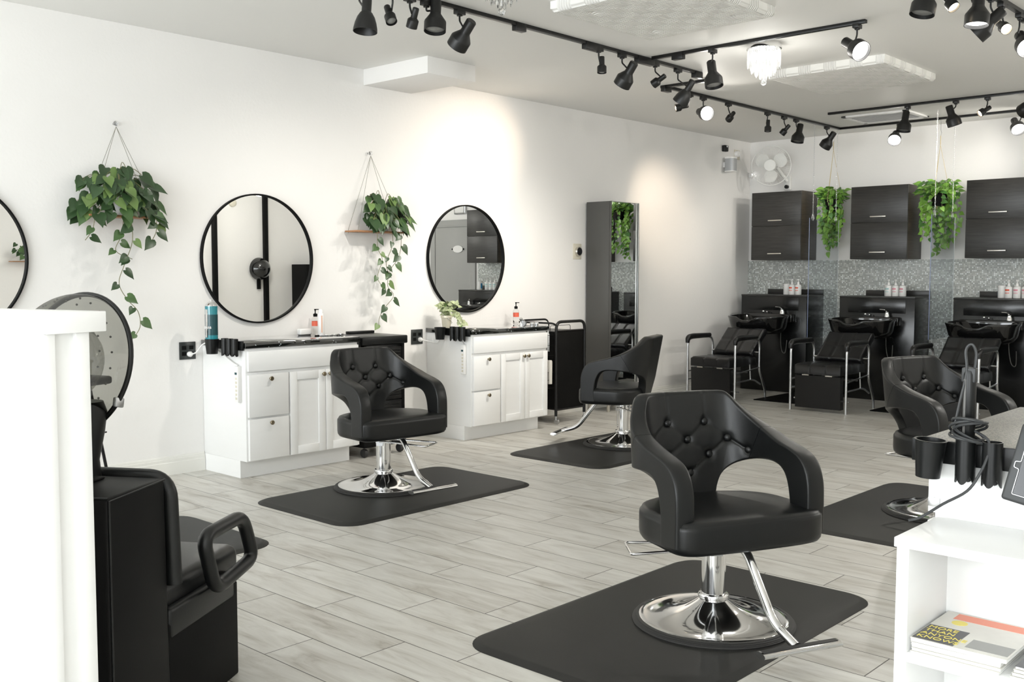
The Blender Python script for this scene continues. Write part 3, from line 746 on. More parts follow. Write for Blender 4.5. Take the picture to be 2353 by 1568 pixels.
t = thing('rolling_cart', 'black metal rolling cart with a tall side panel, right of the second vanity', 'cart', (0.21, -3.90, 0))
# frame: two side hoops in y direction (near y=-.2, far y=+.2), panel facing the room
zt = 0.915
for sx, nm in ((-0.22, 'hoop'), (0.22, 'hoop')):
    obj('side_hoop', MB().tube(smooth([(sx, -0.20, 0.075), (sx, -0.20, zt), (sx, 0.20, zt), (sx, 0.20, 0.075)], 0.07, 6), 0.0135, 10), M['black_metal'], t)
obj('push_bar', MB().tube(smooth([(0.22, -0.20, zt-0.03), (0.22, -0.245, zt-0.01), (-0.22, -0.245, zt-0.01), (-0.22, -0.20, zt-0.03)], 0.04, 5), 0.009, 8), M['black_metal'], t)
obj('side_panel', MB().box(0.213, 0.219, -0.188, 0.188, 0.135, 0.828, 0.001), M['matte_black'], t)
obj('panel_rail', MB().tube([(0.22, -0.20, 0.835), (0.22, 0.20, 0.835)], 0.007, 8).tube([(0.22, -0.20, 0.130), (0.22, 0.20, 0.130)], 0.009, 8), M['black_metal'], t)
for z in (0.13, 0.36, 0.58, 0.825): obj('shelf', MB().box(-0.21, 0.21, -0.19, 0.19, z-0.004, z+0.004), M['black_metal'], t)
obj('back_panel', MB().box(-0.219, -0.213, -0.188, 0.188, 0.135, 0.828, 0.001), M['matte_black'], t)
obj('front_panel', MB().box(-0.213, 0.213, -0.194, -0.190, 0.135, 0.823, 0.001), M['matte_black'], t)
obj('wire_rail', MB().tube(smooth([(0.10, -0.14, 0.83), (0.10, -0.14, 0.875), (0.10, 0.14, 0.875), (0.10, 0.14, 0.83)], 0.015, 3), 0.0025, 6), M['black_metal'], t)
for z0, z1 in ((0.62, 0.80), (0.33, 0.47)):
    mb = MB()
    for z in (z0, (z0+z1)/2, z1): mb.tube([(-0.20, -0.20, z), (-0.20, -0.285, z), (0.20, -0.285, z), (0.20, -0.20, z)], 0.002, 5)
    for k in range(9): mb.tube([(-0.20+0.05*k, -0.285, z0), (-0.20+0.05*k, -0.285, z1)], 0.0018, 5)
    obj('wire_basket', mb, M['black_metal'], t)
for sx in (-1, 1):
    for sy in (-1, 1):
        obj('caster', MB().lathe([(0, -0.010), (0.024, -0.010), (0.026, 0), (0.024, 0.010), (0, 0.010)], 18, mtx=Matrix.Translation((sx*0.22, sy*0.20+0.012, 0.026)) @ Matrix.Rotation(PI/2, 4, 'X')).cyl(sx*0.22, sy*0.20, 0.04, 0.08, 0.008, 10), M['silver'] if sx > 0 else M['rubber'], t)
for k in range(3):
    tag(obj('rolled_towel', MB().lathe([(0, 0), (0.020, 0.002), (0.021, 0.20), (0.017, 0.212), (0, 0.213)], 16, (0.315+0.045*k, -4.155, 0.365)), M['towel']), ['cream rolled towel in the rolling cart basket, closest to the wall', 'cream rolled towel in the rolling cart basket, between two others', 'cream rolled towel in the rolling cart basket, closest to the room'][k], 'towel', 'rolled towels in the cart basket')
for k in range(2):
    tag(obj('spray_bottle', MB().lathe([(0, 0), (0.018, 0), (0.018, 0.15), (0.009, 0.165), (0.009, 0.19), (0, 0.191)], 16, (0.33+0.05*k, -4.155, 0.655)), M['silver']), ['pale bottle in the upper cart basket, nearer the wall', 'pale bottle in the upper cart basket, nearer the room'][k], 'bottle', 'bottles in the cart basket')

# ================================================================== STYLING CHAIRS
LAD = [((0, .857), (0, .40)), ((.08, .857), (.05, .40)), ((.14, .856), (.085, .40)), ((.188, .854), (.10, .435)), ((.214, .838), (.115, .48)),
       ((.245, .803), (.145, .525)), ((.290, .762), (.20, .562)), ((.345, .726), (.275, .588)), ((.405, .700), (.345, .600)), ((.462, .684), (.410, .602)),
       ((.525, .671), (.458, .592)), ((.585, .654), (.492, .568)), ((.628, .626), (.514, .532)), ((.655, .582), (.527, .490)), ((.667, .52), (.533, .447)), ((.667, .37), (.533, .365))]
BUT = [(-.085, .735), (.085, .735), (0, .668), (-.19, .668), (.19, .668), (-.095, .607), (.095, .607), (-.275, .625), (.275, .625), (0, .54)]
SEAMS = [(0, 2), (1, 2), (0, 3), (1, 4), (3, 5), (4, 6), (2, 5), (2, 6), (3, 7), (4, 8), (5, 9), (6, 9)]
def shell_point(s, z):
    """position and normal (towards the sitter) on the shell's middle surface"""
    sg_ = 1 if s >= 0 else -1; a = abs(s)
    xb = -0.165; R_ = 0.17; flat_ = 0.11; arc = R_*PI/2
    if a < flat_: x, y, nx, ny = 0, a, 1, 0
    elif a < flat_+arc:
        th = (a-flat_)/R_; x = R_*(1-math.cos(th)); y = flat_+R_*math.sin(th); nx, ny = math.cos(th), -math.sin(th)
    else: x = R_+(a-flat_-arc)*0.82; y = flat_+R_; nx, ny = 0, -1
    wgt = max(0, min(1, (0.52-a)/0.34)); wgt = wgt*wgt*(3-2*wgt)
    x = xb+x-wgt*(z-0.37)*0.18
    return Vector((x, sg_*y, z)), Vector((nx, sg_*ny, 0.10*wgt)).normalized()
def seg_dist(p, a, b):
    ax, ay = a; bx, by = b; dx, dy = bx-ax, by-ay
    t_ = max(0, min(1, ((p[0]-ax)*dx+(p[1]-ay)*dy)/(dx*dx+dy*dy)))
    return math.hypot(p[0]-ax-t_*dx, p[1]-ay-t_*dy), t_
def shell_rings(t0, t1, step):
    Tc = [Vector((*p[0], 0)) for p in LAD]; Bc = [Vector((*p[1], 0)) for p in LAD]
    def ev(C_, t_):
        a = abs(t_); i = min(int(a), len(C_)-2); f = a-i
        p0, p1, p2, p3 = C_[max(i-1, 0)] if i > 0 else Vector((-C_[1].x, C_[1].y, 0)), C_[i], C_[i+1], C_[min(i+2, len(C_)-1)]
        q = 0.5*((2*p1)+(p2-p0)*f+(2*p0-5*p1+4*p2-p3)*f*f+(3*p1-p0-3*p2+p3)*f**3)
        return (q.x if t_ >= 0 else -q.x, q.y)
    rs = []; k = int(round((t1-t0)/step)); nA = 56
    for j in range(k+1):
        t_ = t0+(t1-t0)*j/k
        Tp, Bp = ev(Tc, t_), ev(Bc, t_)
        th = 0.030+0.008*max(0, min(1, (abs(t_)-5)/3))      # half thickness
        ln = math.hypot(Tp[0]-Bp[0], Tp[1]-Bp[1])
        ring = []
        prof = []
        re = min(0.011, th*0.9)
        # from top edge down the sitter's side, round the bottom edge, up the back
        m_ = nA
        for i in range(m_+1): prof.append((i/m_, 1))
        prof2 = [(1-i/m_, -1) for i in range(m_+1)]
        for v, sd in prof+prof2:
            dist = min(v, 1-v)*ln
            off = th
            if dist < re: off = th-re+math.sqrt(max(0, re*re-(re-dist)**2))
            s_ = Tp[0]+(Bp[0]-Tp[0])*v; z_ = Tp[1]+(Bp[1]-Tp[1])*v
            if sd > 0 and abs(s_) < 0.36:
                for bx, bz in BUT:
                    d2 = (s_-bx)**2+(z_-bz)**2
                    off -= 0.012*math.exp(-d2/(2*0.014**2))
                for a_, b_ in SEAMS:
                    dd, _ = seg_dist((s_, z_), BUT[a_], BUT[b_])
                    off -= 0.0045*math.exp(-(dd/0.0055)**2)
                for bx, bz in BUT[:2]:
                    if z_ > bz: off -= 0.003*math.exp(-((s_-bx)/0.006)**2)
            P, n_ = shell_point(s_, z_)
            ring.append(tuple(P+n_*off*sd))
        rs.append(ring)
    return rs
def seat_outline(sc_=1.0, n=72):
    key = [(.285, 0), (.282, .12), (.278, .20), (.270, .262), (.245, .305), (.19, .316), (.09, .314), (0, .312), (-.075, .285), (-.132, .232), (-.168, .15), (-.186, .07), (-.19, 0)]
    pts = catmull([(x, y, 0) for x, y in key], 4)
    half = [(p.x, p.y) for p in pts]
    full = half+[(x, -y) for x, y in reversed(half[1:-1])]
    cx = 0.05
    return [(cx+(x-cx)*sc_, y*sc_) for x, y in full]
def styling_chair(loc, rz, label, lever=-2.0):
    t = thing('styling_chair', label, 'chair', loc, rz, 'black tufted styling chairs')
    # seat cushion
    rs = []
    for sc_, z in ((0.90, 0.338), (0.965, 0.345), (0.992, 0.358), (1.0, 0.375), (1.0, 0.432), (0.996, 0.444), (0.985, 0.447), (0.98, 0.449), (0.965, 0.458), (0.92, 0.463), (0.7, 0.468), (0.35, 0.470)):
        rs.append([(x, y, z) for x, y in seat_outline(sc_)])
    obj('seat', MB().rings(rs), M['leather'], t, ang=60)
    obj('backrest', MB().rings(shell_rings(-7.0, 7.0, 0.0875)), M['leather'], t, ang=60)
    obj('armrest', MB().rings(shell_rings(7.02, 15.0, 0.25)), M['leather'], t, ang=60)
    obj('armrest', MB().rings(shell_rings(-15.0, -7.02, 0.25)), M['leather'], t, ang=60)
    for bx, bz in BUT:
        P, n_ = shell_point(bx, bz); q = n_.to_track_quat('Z', 'Y').to_matrix().to_4x4()
        obj('button', MB().lathe([(0.0145, -0.006), (0.0150, 0.001), (0.012, 0.0055), (0.006, 0.008), (0, 0.0085)], 18, mtx=Matrix.Translation(P+n_*0.0235) @ q), M['leather'], t)
    # hydraulic column and round base
    obj('column', MB().lathe([(0.0455, 0.085), (0.0455, 0.275), (0.048, 0.276), (0.048, 0.332), (0.020, 0.334), (0.020, 0.342)], 40), M['chrome'], t)
    prof = [(0.284, 0.014), (0.282, 0.020)]
    for k in range(14):
        u = k/13; r = 0.280-(0.280-0.050)*u; prof.append((r, 0.021+0.072*u**2.4))
    prof += [(0.0565, 0.094), (0.0585, 0.099), (0.0585, 0.106), (0.054, 0.112), (0.045, 0.114)]
    obj('base', MB().lathe(prof, 72, cap=False), M['chrome'], t)
    n = 72; rr = [(0.281, 0.0), (0.306, 0.0), (0.308, 0.004), (0.304, 0.0075), (0.306, 0.009), (0.300, 0.012), (0.302, 0.0135), (0.294, 0.0165), (0.295, 0.018), (0.284, 0.021), (0.281, 0.020)]
    obj('rubber_ring', MB().rings([[(r*math.cos(2*PI*i/n), r*math.sin(2*PI*i/n), z) for r, z in rr] for i in range(n)], closed=True), M['rubber'], t)
    # pump lever (loop of rod) on a bracket
    a = lever-rz; c_, s_ = math.cos(a), math.sin(a)
    W = lambda u, v, z: (c_*u-s_*v, s_*u+c_*v, z)
    lv = obj('pump_lever', MB().tube(smooth([W(0.0, 0.052, 0.290), W(0.10, 0.058, 0.292), W(0.33, 0.085, 0.285), W(0.33, -0.085, 0.285), W(0.10, -0.058, 0.292), W(0.0, -0.052, 0.290)], 0.016, 4), 0.0055, 10), M['chrome'], t)
    br = MB()
    for sd in (-1, 1): br.add([W(-0.022, sd*0.045, 0.265), W(0.022, sd*0.045, 0.265), W(0.030, sd*0.045, 0.33), W(-0.022, sd*0.045, 0.33), W(-0.022, sd*0.052, 0.265), W(0.022, sd*0.052, 0.265), W(0.030, sd*0.052, 0.33), W(-0.022, sd*0.052, 0.33)],
        [(0, 1, 2, 3), (7, 6, 5, 4), (0, 4, 5, 1), (1, 5, 6, 2), (2, 6, 7, 3), (3, 7, 4, 0)])
    obj('lever_bracket', br, M['silver'], lv)
    # footrest
    fr = obj('footrest', MB().tube(smooth([(0.08, 0, 0.336), (0.20, 0, 0.335), (0.37, 0, 0.115), (0.500, 0, 0.072)], 0.05, 6), 0.0165, 16), M['chrome'], t)
    ox = [(0.028*math.cos(2*PI*i/24), 0.0115*math.sin(2*PI*i/24)) for i in range(24)]
    obj('foot_bar', MB().rings([[(0.515+x, y, 0.070+z) for x, z in ox] for y in (-0.160, 0.160)]), M['chrome'], fr)
    obj('bar_tread', MB().box(0.504, 0.526, -0.152, 0.152, 0.0805, 0.0825, 0.0005), M['rubber'], fr)
    return t
MZ = 0.014
styling_chair((4.186, -7.607, MZ), math.radians(-25), 'black tufted styling chair in the foreground, on the mat nearest the camera', math.radians(-135))
styling_chair((1.381, -6.885, MZ), math.radians(-6), 'black tufted styling chair in front of the first white vanity', math.radians(22))
styling_chair((1.528, -4.594, MZ), math.radians(200), 'black styling chair seen from the side, beside the tall mirrored cabinet', math.radians(-20))
styling_chair((4.18, -5.22, MZ), math.radians(-20), 'black tufted styling chair partly hidden by the speckled countertop', math.radians(160))

def floor_mat_obj(x0, x1, y0, y1, label, notch=False, group='grey anti-fatigue mats'):
    r = 0.13; n = 8
    def outline(ins):
        pts = []
        for cx, cy, a0 in ((x1-r, y1-r, 0), (x0+r, y1-r, PI/2), (x0+r, y0+r, PI), (x1-r, y0+r, 1.5*PI)):
            for i in range(n+1):
                a = a0+PI/2*i/n; pts.append((cx+(r-ins)*math.cos(a), cy+(r-ins)*math.sin(a)))
        return pts
    rs = [[(x, y, z) for x, y in outline(i_)] for i_, z in ((0, 0.0), (0.0, 0.002), (0.028, 0.0125), (0.034, 0.0135))]
    o = obj('floor_mat', MB().rings(rs), M['mat_rubber'], ang=20)
    return tag(o, label, 'mat', group)
floor_mat_obj(3.62, 4.535, -8.42, -6.895, 'grey rubber mat under the foreground styling chair')
floor_mat_obj(1.09, 2.005, -7.665, -6.14, 'grey rubber mat under the chair by the first vanity')
floor_mat_obj(1.10, 2.015, -5.50, -3.975, 'grey rubber mat under the side-on chair')
floor_mat_obj(3.62, 4.535, -6.05, -4.52, 'grey rubber mat under the chair partly hidden at the right')
floor_mat_obj(1.09, 2.005, -9.70, -8.08, 'grey rubber mat behind the dryer chair, with no chair on it')
for x0 in (0.83, 2.10, 3.3):
    mm = obj('sink_mat', MB().box(x0, x0+0.55, -1.32, -0.46, 0, 0.01, 0.004), M['matte_black'])
    tag(mm, {0.83: 'thin black mat on the floor between the left two shampoo chairs', 2.10: 'thin black mat on the floor between the right two shampoo chairs', 3.3: 'thin black mat on the floor right of the farthest shampoo chair'}[x0], 'mat', 'thin black mats by the shampoo chairs')

# ================================================================== SHAMPOO STATIONS
def padded(mb, w_, l_, th, nx, ny, mtx, rd=0.018, dep=0.009):
    """tufted pad: local x across (-w/2..w/2), local y along 0..l, top face at +z"""
    NX, NY = nx*10, ny*10
    top = []
    for j in range(NY+1):
        for i in range(NX+1):
            u, v = i/NX, j/NY; x = -w_/2+w_*u; y = l_*v
            e = min(x+w_/2, w_/2-x, y, l_-y); z = th
            if e < rd: z = th-rd+math.sqrt(max(0, rd*rd-(rd-e)**2))
            fx = abs((u*nx) % 1.0); fx = min(fx, 1-fx)*w_/nx; fy = (v*ny) % 1.0; fy = min(fy, 1-fy)*l_/ny
            if 0.5 < u*nx < nx-0.5: z -= dep*math.exp(-(fx/0.010)**2)
            if 0.5 < v*ny < ny-0.5: z -= dep*math.exp(-(fy/0.010)**2)
            top.append((x, y, z))
    vs = top+[(x, y, 0) for x, y, z in top]; K = (NX+1)*(NY+1); fs = []
    for j in range(NY):
        for i in range(NX):
            a = j*(NX+1)+i; fs.append((a, a+1, a+NX+2, a+NX+1)); fs.append((K+a, K+a+NX+1, K+a+NX+2, K+a+1))
    for i in range(NX): fs.append((i, K+i, K+i+1, i+1)); a = NY*(NX+1)+i; fs.append((a, a+1, K+a+1, K+a))
    for j in range(NY): a = j*(NX+1); fs.append((a, a+NX+1, K+a+NX+1, K+a)); a += NX; fs.append((a, K+a, K+a+NX+1, a+NX+1))
    mb.add(vs, fs, mtx); return mb
def shampoo_chair():
    t = thing('shampoo_chair', 'black shampoo chair with silver tube arms below the left dark sink', 'chair', (0.55, -1.12, 0), 0, 'black shampoo chairs with silver legs')
    # local: x across, y towards the wall; front at y=-0.6
    obj('seat', padded(MB(), 0.47, 0.56, 0.10, 3, 2, Matrix.Translation((0, -0.62, 0.365))), M['gloss_leather'], t, ang=60)
    a = math.radians(40)
    obj('backrest', padded(MB(), 0.47, 0.405, 0.07, 3, 2, Matrix.Translation((0, -0.145, 0.445)) @ Matrix.Rotation(a, 4, 'X')), M['gloss_leather'], t, ang=60)
    lr = obj('leg_rest', padded(MB(), 0.47, 0.32, 0.09, 3, 2, Matrix.Translation((0, -0.615, 0.352)) @ Matrix.Rotation(-PI/2+0.04, 4, 'X') @ Matrix.Rotation(PI, 4, 'Z') @ Matrix.Rotation(PI, 4, 'Z') @ Matrix.Scale(1, 4)), M['gloss_leather'], t, ang=60)
    lr.data.transform(Matrix.Identity(4))
    for s in (-1, 1): obj('hinge', MB().box(s*0.12-0.035, s*0.12+0.035, -0.625, -0.619, 0.352, 0.362), M['brushed'], t)
    for s in (-1, 1):
        x = s*0.288
        fr = obj('arm_frame', MB().tube(smooth([(x, -0.60, 0.0), (x, -0.60, 0.625), (x, -0.54, 0.655), (x, -0.14, 0.655), (x, -0.10, 0.60), (x, -0.10, 0.31), (x, 0.03, 0.10), (x, 0.035, 0.0)], 0.06, 6), 0.0125, 12), M['silver'], t)
        obj('arm_pad', MB().tube(smooth([(x, -0.605, 0.605), (x, -0.60, 0.665), (x, -0.52, 0.675), (x, -0.16, 0.672)], 0.05, 5), [0.020, 0.024, 0.026, 0.026, 0.026, 0.026, 0.026, 0.026, 0.026, 0.026, 0.026, 0.026, 0.026, 0.022], 12, sq=1.1), M['gloss_leather'], fr)
        obj('brace', MB().tube([(x, -0.60, 0.30), (x, -0.10, 0.345)], 0.008, 8).tube(smooth([(x, -0.60, 0.215), (x, -0.22, 0.225), (x, -0.07, 0.16)], 0.08, 5), 0.009, 8).tube([(x, -0.30, 0.385), (x, -0.28, 0.225)], 0.007, 8), M['silver'], fr)
        obj('pivot_bolt', MB().tube([(s*0.23, -0.11, 0.505), (s*0.29, -0.11, 0.505)], 0.008, 8), M['silver'], fr)
    obj('cross_bar', MB().tube([(-0.288, -0.52, 0.11), (0.288, -0.52, 0.11)], 0.008, 8).tube([(-0.288, -0.35, 0.31), (0.288, -0.35, 0.31)], 0.010, 8), M['silver'], t)
    return t
c0 = shampoo_chair()
copy_tree(c0, None, (1.75, -1.12, 0), label='black shampoo chair with silver tube arms below the middle dark sink')
copy_tree(c0, None, (2.95, -1.12, 0), label='black shampoo chair with silver tube arms, half hidden behind a styling chair')

def sink_cabinet():
    t = thing('sink_cabinet', 'black base cabinet behind the left shampoo sink', 'cabinet', (0.1614, 0, 0), 0, 'black base cabinets on the mosaic wall')
    b = MB().box(0, 0.815, -0.4326, -0.016, 0.0, 1.088, 0.002)
    obj('body', b, M['dark_gloss'], t)
    obj('top', MB().box(-0.002, 0.817, -0.436, -0.016, 1.088, 1.1053, 0.002), M['dark_wood'], t)
    obj('upstand', MB().box(0.12, 0.815, -0.034, -0.016, 1.1053, 1.165, 0.001), M['dark_wood'], t)
    obj('hatch', MB().box(0.10, 0.72, -0.438, -0.430, 0.93, 1.075, 0.002), M['dark_gloss'], t)
    return t
s0 = sink_cabinet()
copy_tree(s0, None, (1.361, 0, 0), label='black base cabinet behind the middle shampoo sink')
copy_tree(s0, None, (2.562, 0, 0), label='black base cabinet behind the third shampoo sink, below the widest visible dark cupboard')
copy_tree(s0, None, (3.78, 0, 0), label='black base cabinet seen only in the round mirror')

def bowl():
    t = thing('shampoo_bowl', 'glossy black shampoo sink over the left reclining chair', 'sink', (0.54, -0.72, 0), 0, 'glossy black shampoo sinks')
    n = 64
    def loop(a_, b_, cy, zf):
        o = []
        for i in range(n):
            ph = 2*PI*i/n; c_, s_ = math.cos(ph), math.sin(ph); e = 2/2.35
            x = a_*math.copysign(abs(c_)**e, c_); y = cy+b_*math.copysign(abs(s_)**e, s_)
            o.append((x, y, zf(x, y)))
        return o
    notch = lambda x, y: -0.038*math.exp(-(x/0.10)**4)*max(0, min(1, (-y-0.05)/0.12))
    rise = lambda x, y: 0.018*(y+0.28)/0.56
    rim = lambda x, y: 0.868+notch(x, y)+rise(x, y)
    R0 = [loop(0.20, 0.17, 0.04, lambda x, y: 0.675), loop(0.265, 0.22, 0.02, lambda x, y: 0.69), loop(0.305, 0.255, 0.01, lambda x, y: 0.75),
          loop(0.325, 0.277, 0.0, lambda x, y: rim(x, y)-0.03), loop(0.335, 0.285, 0.0, lambda x, y: rim(x, y)-0.008), loop(0.332, 0.282, 0.0, rim), loop(0.315, 0.265, 0.0, rim),
          loop(0.300, 0.250, 0.0, lambda x, y: rim(x, y)-0.015), loop(0.27, 0.22, 0.0, lambda x, y: 0.78+notch(x, y)*0.3), loop(0.20, 0.16, 0.02, lambda x, y: 0.715), loop(0.05, 0.04, 0.03, lambda x, y: 0.705)]
    obj('basin', MB().rings(R0), M['ceramic'], t, ang=70)
    obj('deck', MB().box(-0.30, 0.30, 0.20, 0.278, 0.80, 0.893, 0.012, seg=3), M['ceramic'], t)
    fc = obj('faucet', MB().lathe([(0.028, 0.893), (0.026, 0.915), (0.020, 0.935), (0.022, 0.945), (0.0, 0.955)], 20, (0.17, 0.235, 0)).tube(catmull([(0.17, 0.235, 0.945), (0.15, 0.21, 0.965), (0.11, 0.18, 0.97)], 5), 0.007, 8), M['chrome'], t)
    obj('strainer', MB().lathe([(0, 0.71), (0.03, 0.71), (0.032, 0.714), (0, 0.716)], 20, (0, 0.03, 0)), M['chrome'], t)
    obj('spray_nozzle', MB().sphere((-0.06, 0.225, 0.915), 0.014, 8).sphere((-0.02, 0.235, 0.91), 0.01, 8), M['chrome'], t)
    obj('hose', MB().tube(catmull([(0.17, 0.22, 0.80), (0.20, 0.15, 0.60), (0.235, 0.12, 0.48), (0.27, 0.13, 0.47), (0.25, 0.20, 0.60)], 6), 0.0045, 8), M['grey_lam'], t)
    return t
b0 = bowl()
copy_tree(b0, None, (1.74, -0.72, 0), label='glossy black shampoo sink over the middle reclining chair')
copy_tree(b0, None, (2.94, -0.72, 0), label='glossy black shampoo sink over the third reclining chair, near the right edge')
copy_tree(b0, None, (4.15, -0.72, 0), label='glossy black shampoo sink seen only in the round mirror')

def wall_cupboard():
    t = thing('wall_cupboard', 'dark wood wall cupboard right of the white fan', 'cabinet', (0.2553, 0, 1.5008), 0, 'dark wood wall cupboards with bar handles')
    W_, D_, HH = 0.612, 0.396, 0.774
    obj('carcass', MB().box(0, W_, -D_+0.02, 0.0, 0, HH, 0.001), M['brown_wood'], t)
    for z0, z1, hz in ((0.002, HH*0.5-0.002, 0.07), (HH*0.5+0.002, HH-0.002, 0.06)):
        d = obj('flap_door', MB().box(0.0, W_, -D_, -D_+0.019, z0, z1, 0.001), M['dark_wood'], t)
        zz = z0+hz
        obj('handle', MB().box(W_*0.5-0.085, W_*0.5+0.085, -D_-0.030, -D_-0.020, zz-0.006, zz+0.006, 0.002).box(W_*0.5-0.075, W_*0.5-0.068, -D_-0.022, -D_, zz-0.004, zz+0.004).box(W_*0.5+0.068, W_*0.5+0.075, -D_-0.022, -D_, zz-0.004, zz+0.004), M['brushed'], d)
    return t
w0 = wall_cupboard()
copy_tree(w0, None, (1.4493, 0, 1.5008), label='dark wood wall cupboard between the two bright hanging plants')
copy_tree(w0, None, (2.6439, 0, 1.5008), label='dark wood wall cupboard at the right edge of the picture')
copy_tree(w0, None, (3.84, 0, 1.5008), label='dark wood wall cupboard seen in the round mirror beside the grey door')

# bottles on the base cabinets
def row_bottle(x, y, z, label, txt, word=None, group='white pump bottles on the sink cabinets'):
    t = thing('shampoo_bottle', label, 'bottle', (x, y, z), 0, group)
    obj('bottle_body', MB().lathe([(0, 0), (0.034, 0.0), (0.036, 0.004), (0.036, 0.10), (0.033, 0.112), (0.014, 0.118), (0.014, 0.13)], 24), M['bottle_white'], t)
    obj('pump_head', MB().lathe([(0.012, 0.128), (0.012, 0.145), (0.005, 0.147), (0.005, 0.162), (0.013, 0.165), (0.013, 0.178), (0, 0.180)], 16).box(-0.004, 0.004, -0.028, 0.0, 0.168, 0.176, 0.001), M['bottle_white'], t)
    for k, (zz, hh) in enumerate(((0.070, 0.018), (0.052, 0.004), (0.044, 0.004))):
        obj('label_line', MB().rings([[(0.0364*math.cos(a), 0.0364*math.sin(a), q) for q in (zz, zz+hh)] for a in [-PI*0.78+i*0.13 for i in range(11)]], cap=False), M[txt], t)
    return t
def wipes(x, y, z, label):
    t = thing('wipes_tub', label, 'tub', (x, y, z), 0, 'round wipes tubs on the sink cabinets')
    obj('tub_body', MB().lathe([(0, 0), (0.038, 0.0), (0.040, 0.004), (0.040, 0.108)], 24), M['bottle_white'], t)
    obj('lid', MB().lathe([(0.042, 0.107), (0.042, 0.122), (0.036, 0.126), (0, 0.127)], 24), M['bottle_white'], t)
    obj('label_band', MB().rings([[(0.0404*math.cos(a), 0.0404*math.sin(a), q) for q in (0.02, 0.095)] for a in [PI*0.92+i*0.12 for i in range(7)]], cap=False), M['label_blue'], t)
BZ = 1.1053
wipes(0.625, -0.22, BZ, 'white wipes tub at the left end of the nearest bottle row by the left wall')
row_bottle(0.704, -0.25, BZ, 'white pump bottle with coral print beside the tub on the left cabinet', 'label_red')
row_bottle(0.780, -0.25, BZ, 'white pump bottle with coral print at the right end of the left row', 'label_red')
wipes(1.795, -0.19, BZ, 'blue labelled wipes tub behind the bottles on the middle cabinet')
row_bottle(1.822, -0.25, BZ, 'white pump bottle with pale print, leftmost on the middle cabinet', 'label_mint')
row_bottle(1.898, -0.25, BZ, 'white pump bottle with pink print, central on the middle cabinet', 'label_pink')
row_bottle(1.974, -0.25, BZ, 'white pump bottle with pink print, rightmost on the middle cabinet', 'label_pink')
wipes(2.955, -0.22, BZ, 'blue labelled wipes tub leftmost on the third cabinet')
row_bottle(3.025, -0.25, BZ, 'white pump bottle with coral print on the third cabinet', 'label_red')
row_bottle(3.102, -0.25, BZ, 'white pump bottle with pink print on the third cabinet', 'label_pink')
row_bottle(3.180, -0.25, BZ, 'white pump bottle cut by the right edge of the picture', 'label_pink')
for k in range(3): row_bottle(4.02+0.08*k, -0.25, BZ, ['white pump bottle in the round mirror, beside the blue tub there', 'white pump bottle in the round mirror, middle of three', 'white pump bottle in the round mirror, farthest from the blue tub'][2-k], 'label_mint', group='white bottles seen in the round mirror')
wipes(4.33, -0.25, BZ, 'blue labelled wipes tub seen only in the round mirror')

# ================================================================== HANGING ACRYLIC SHEETS
def acrylic(x, y0, y1, z0, z1, label):
    t = thing('acrylic_divider', label, 'divider', (x, (y0+y1)/2, z1), 0, 'clear hanging dividers')
    hy = (y1-y0)/2
    obj('sheet', MB().box(-0.003, 0.003, -hy, hy, z0-z1, 0), M['acrylic'], t, flat=True)
    obj('sheet_edge', MB().box(-0.0034, 0.0034, -hy-0.0015, -hy, z0-z1, 0), M['edge'], t)
    obj('sheet_edge', MB().box(-0.0034, 0.0034, hy, hy+0.0015, z0-z1, 0), M['edge_pale'], t)
    for s in (-1, 1):
        y = s*(hy-0.075)
        obj('carabiner', MB().tube(smooth([(0, y-0.012, 0.045), (0, y-0.021, -0.005), (0, y, -0.03), (0, y+0.021, -0.005), (0, y+0.012, 0.045)], 0.012, 4, True), 0.0042, 8, closed=True), M['silver'], t)
        mb = MB(); zc = 0.045; k = 0
        while zc < H-z1-0.01:
            dx, dy = (0.0045, 0) if k % 2 else (0, 0.0045)
            mb.tube([(dx*math.cos(a)*1.0, y+dy*math.cos(a), zc+0.011+0.014*math.sin(a)) for a in [i*PI/4 for i in range(8)]], 0.0013, 4, closed=True)
            zc += 0.022; k += 1
        obj('chain', mb, M['silver'], t)
acrylic(1.30, -1.055, -0.365, 0.67, 1.925, 'clear sheet hung on chains between the left two sinks')
acrylic(2.555, -1.062, -0.44, 0.71, 1.912, 'clear sheet hung on chains in front of the wider hanging plant')

# ================================================================== TALL CABINET WITH MIRROR FRONT
t = thing('tall_cabinet', 'tall grey cabinet with a mirror front, against the left wall', 'cabinet', (0, -3.162, 0))
obj('body', MB().box(0.018, 0.30, 0, 0.44, 0.135, 2.036, 0.002).box(0.295, 0.320, 0, 0.006, 0.135, 2.036, 0.001), M['grey_lam'], t)
md = obj('mirror_door', MB().box(0.301, 0.318, 0.007, 0.405, 0.14, 2.03, 0.001), M['mirror'], t, flat=True)
obj('door_frame', MB().box(0.30, 0.324, 0.405, 0.420, 0.137, 2.034, 0.001).box(0.30, 0.330, 0.426, 0.440, 0.137, 2.034, 0.001), M['alu'], md)
for x in (0.05, 0.27):
    for y in (0.04, 0.40): obj('leg', MB().lathe([(0.013, 0), (0.016, 0.01), (0.016, 0.10), (0.022, 0.135)], 16, (x, y, 0)), M['brushed'], t)

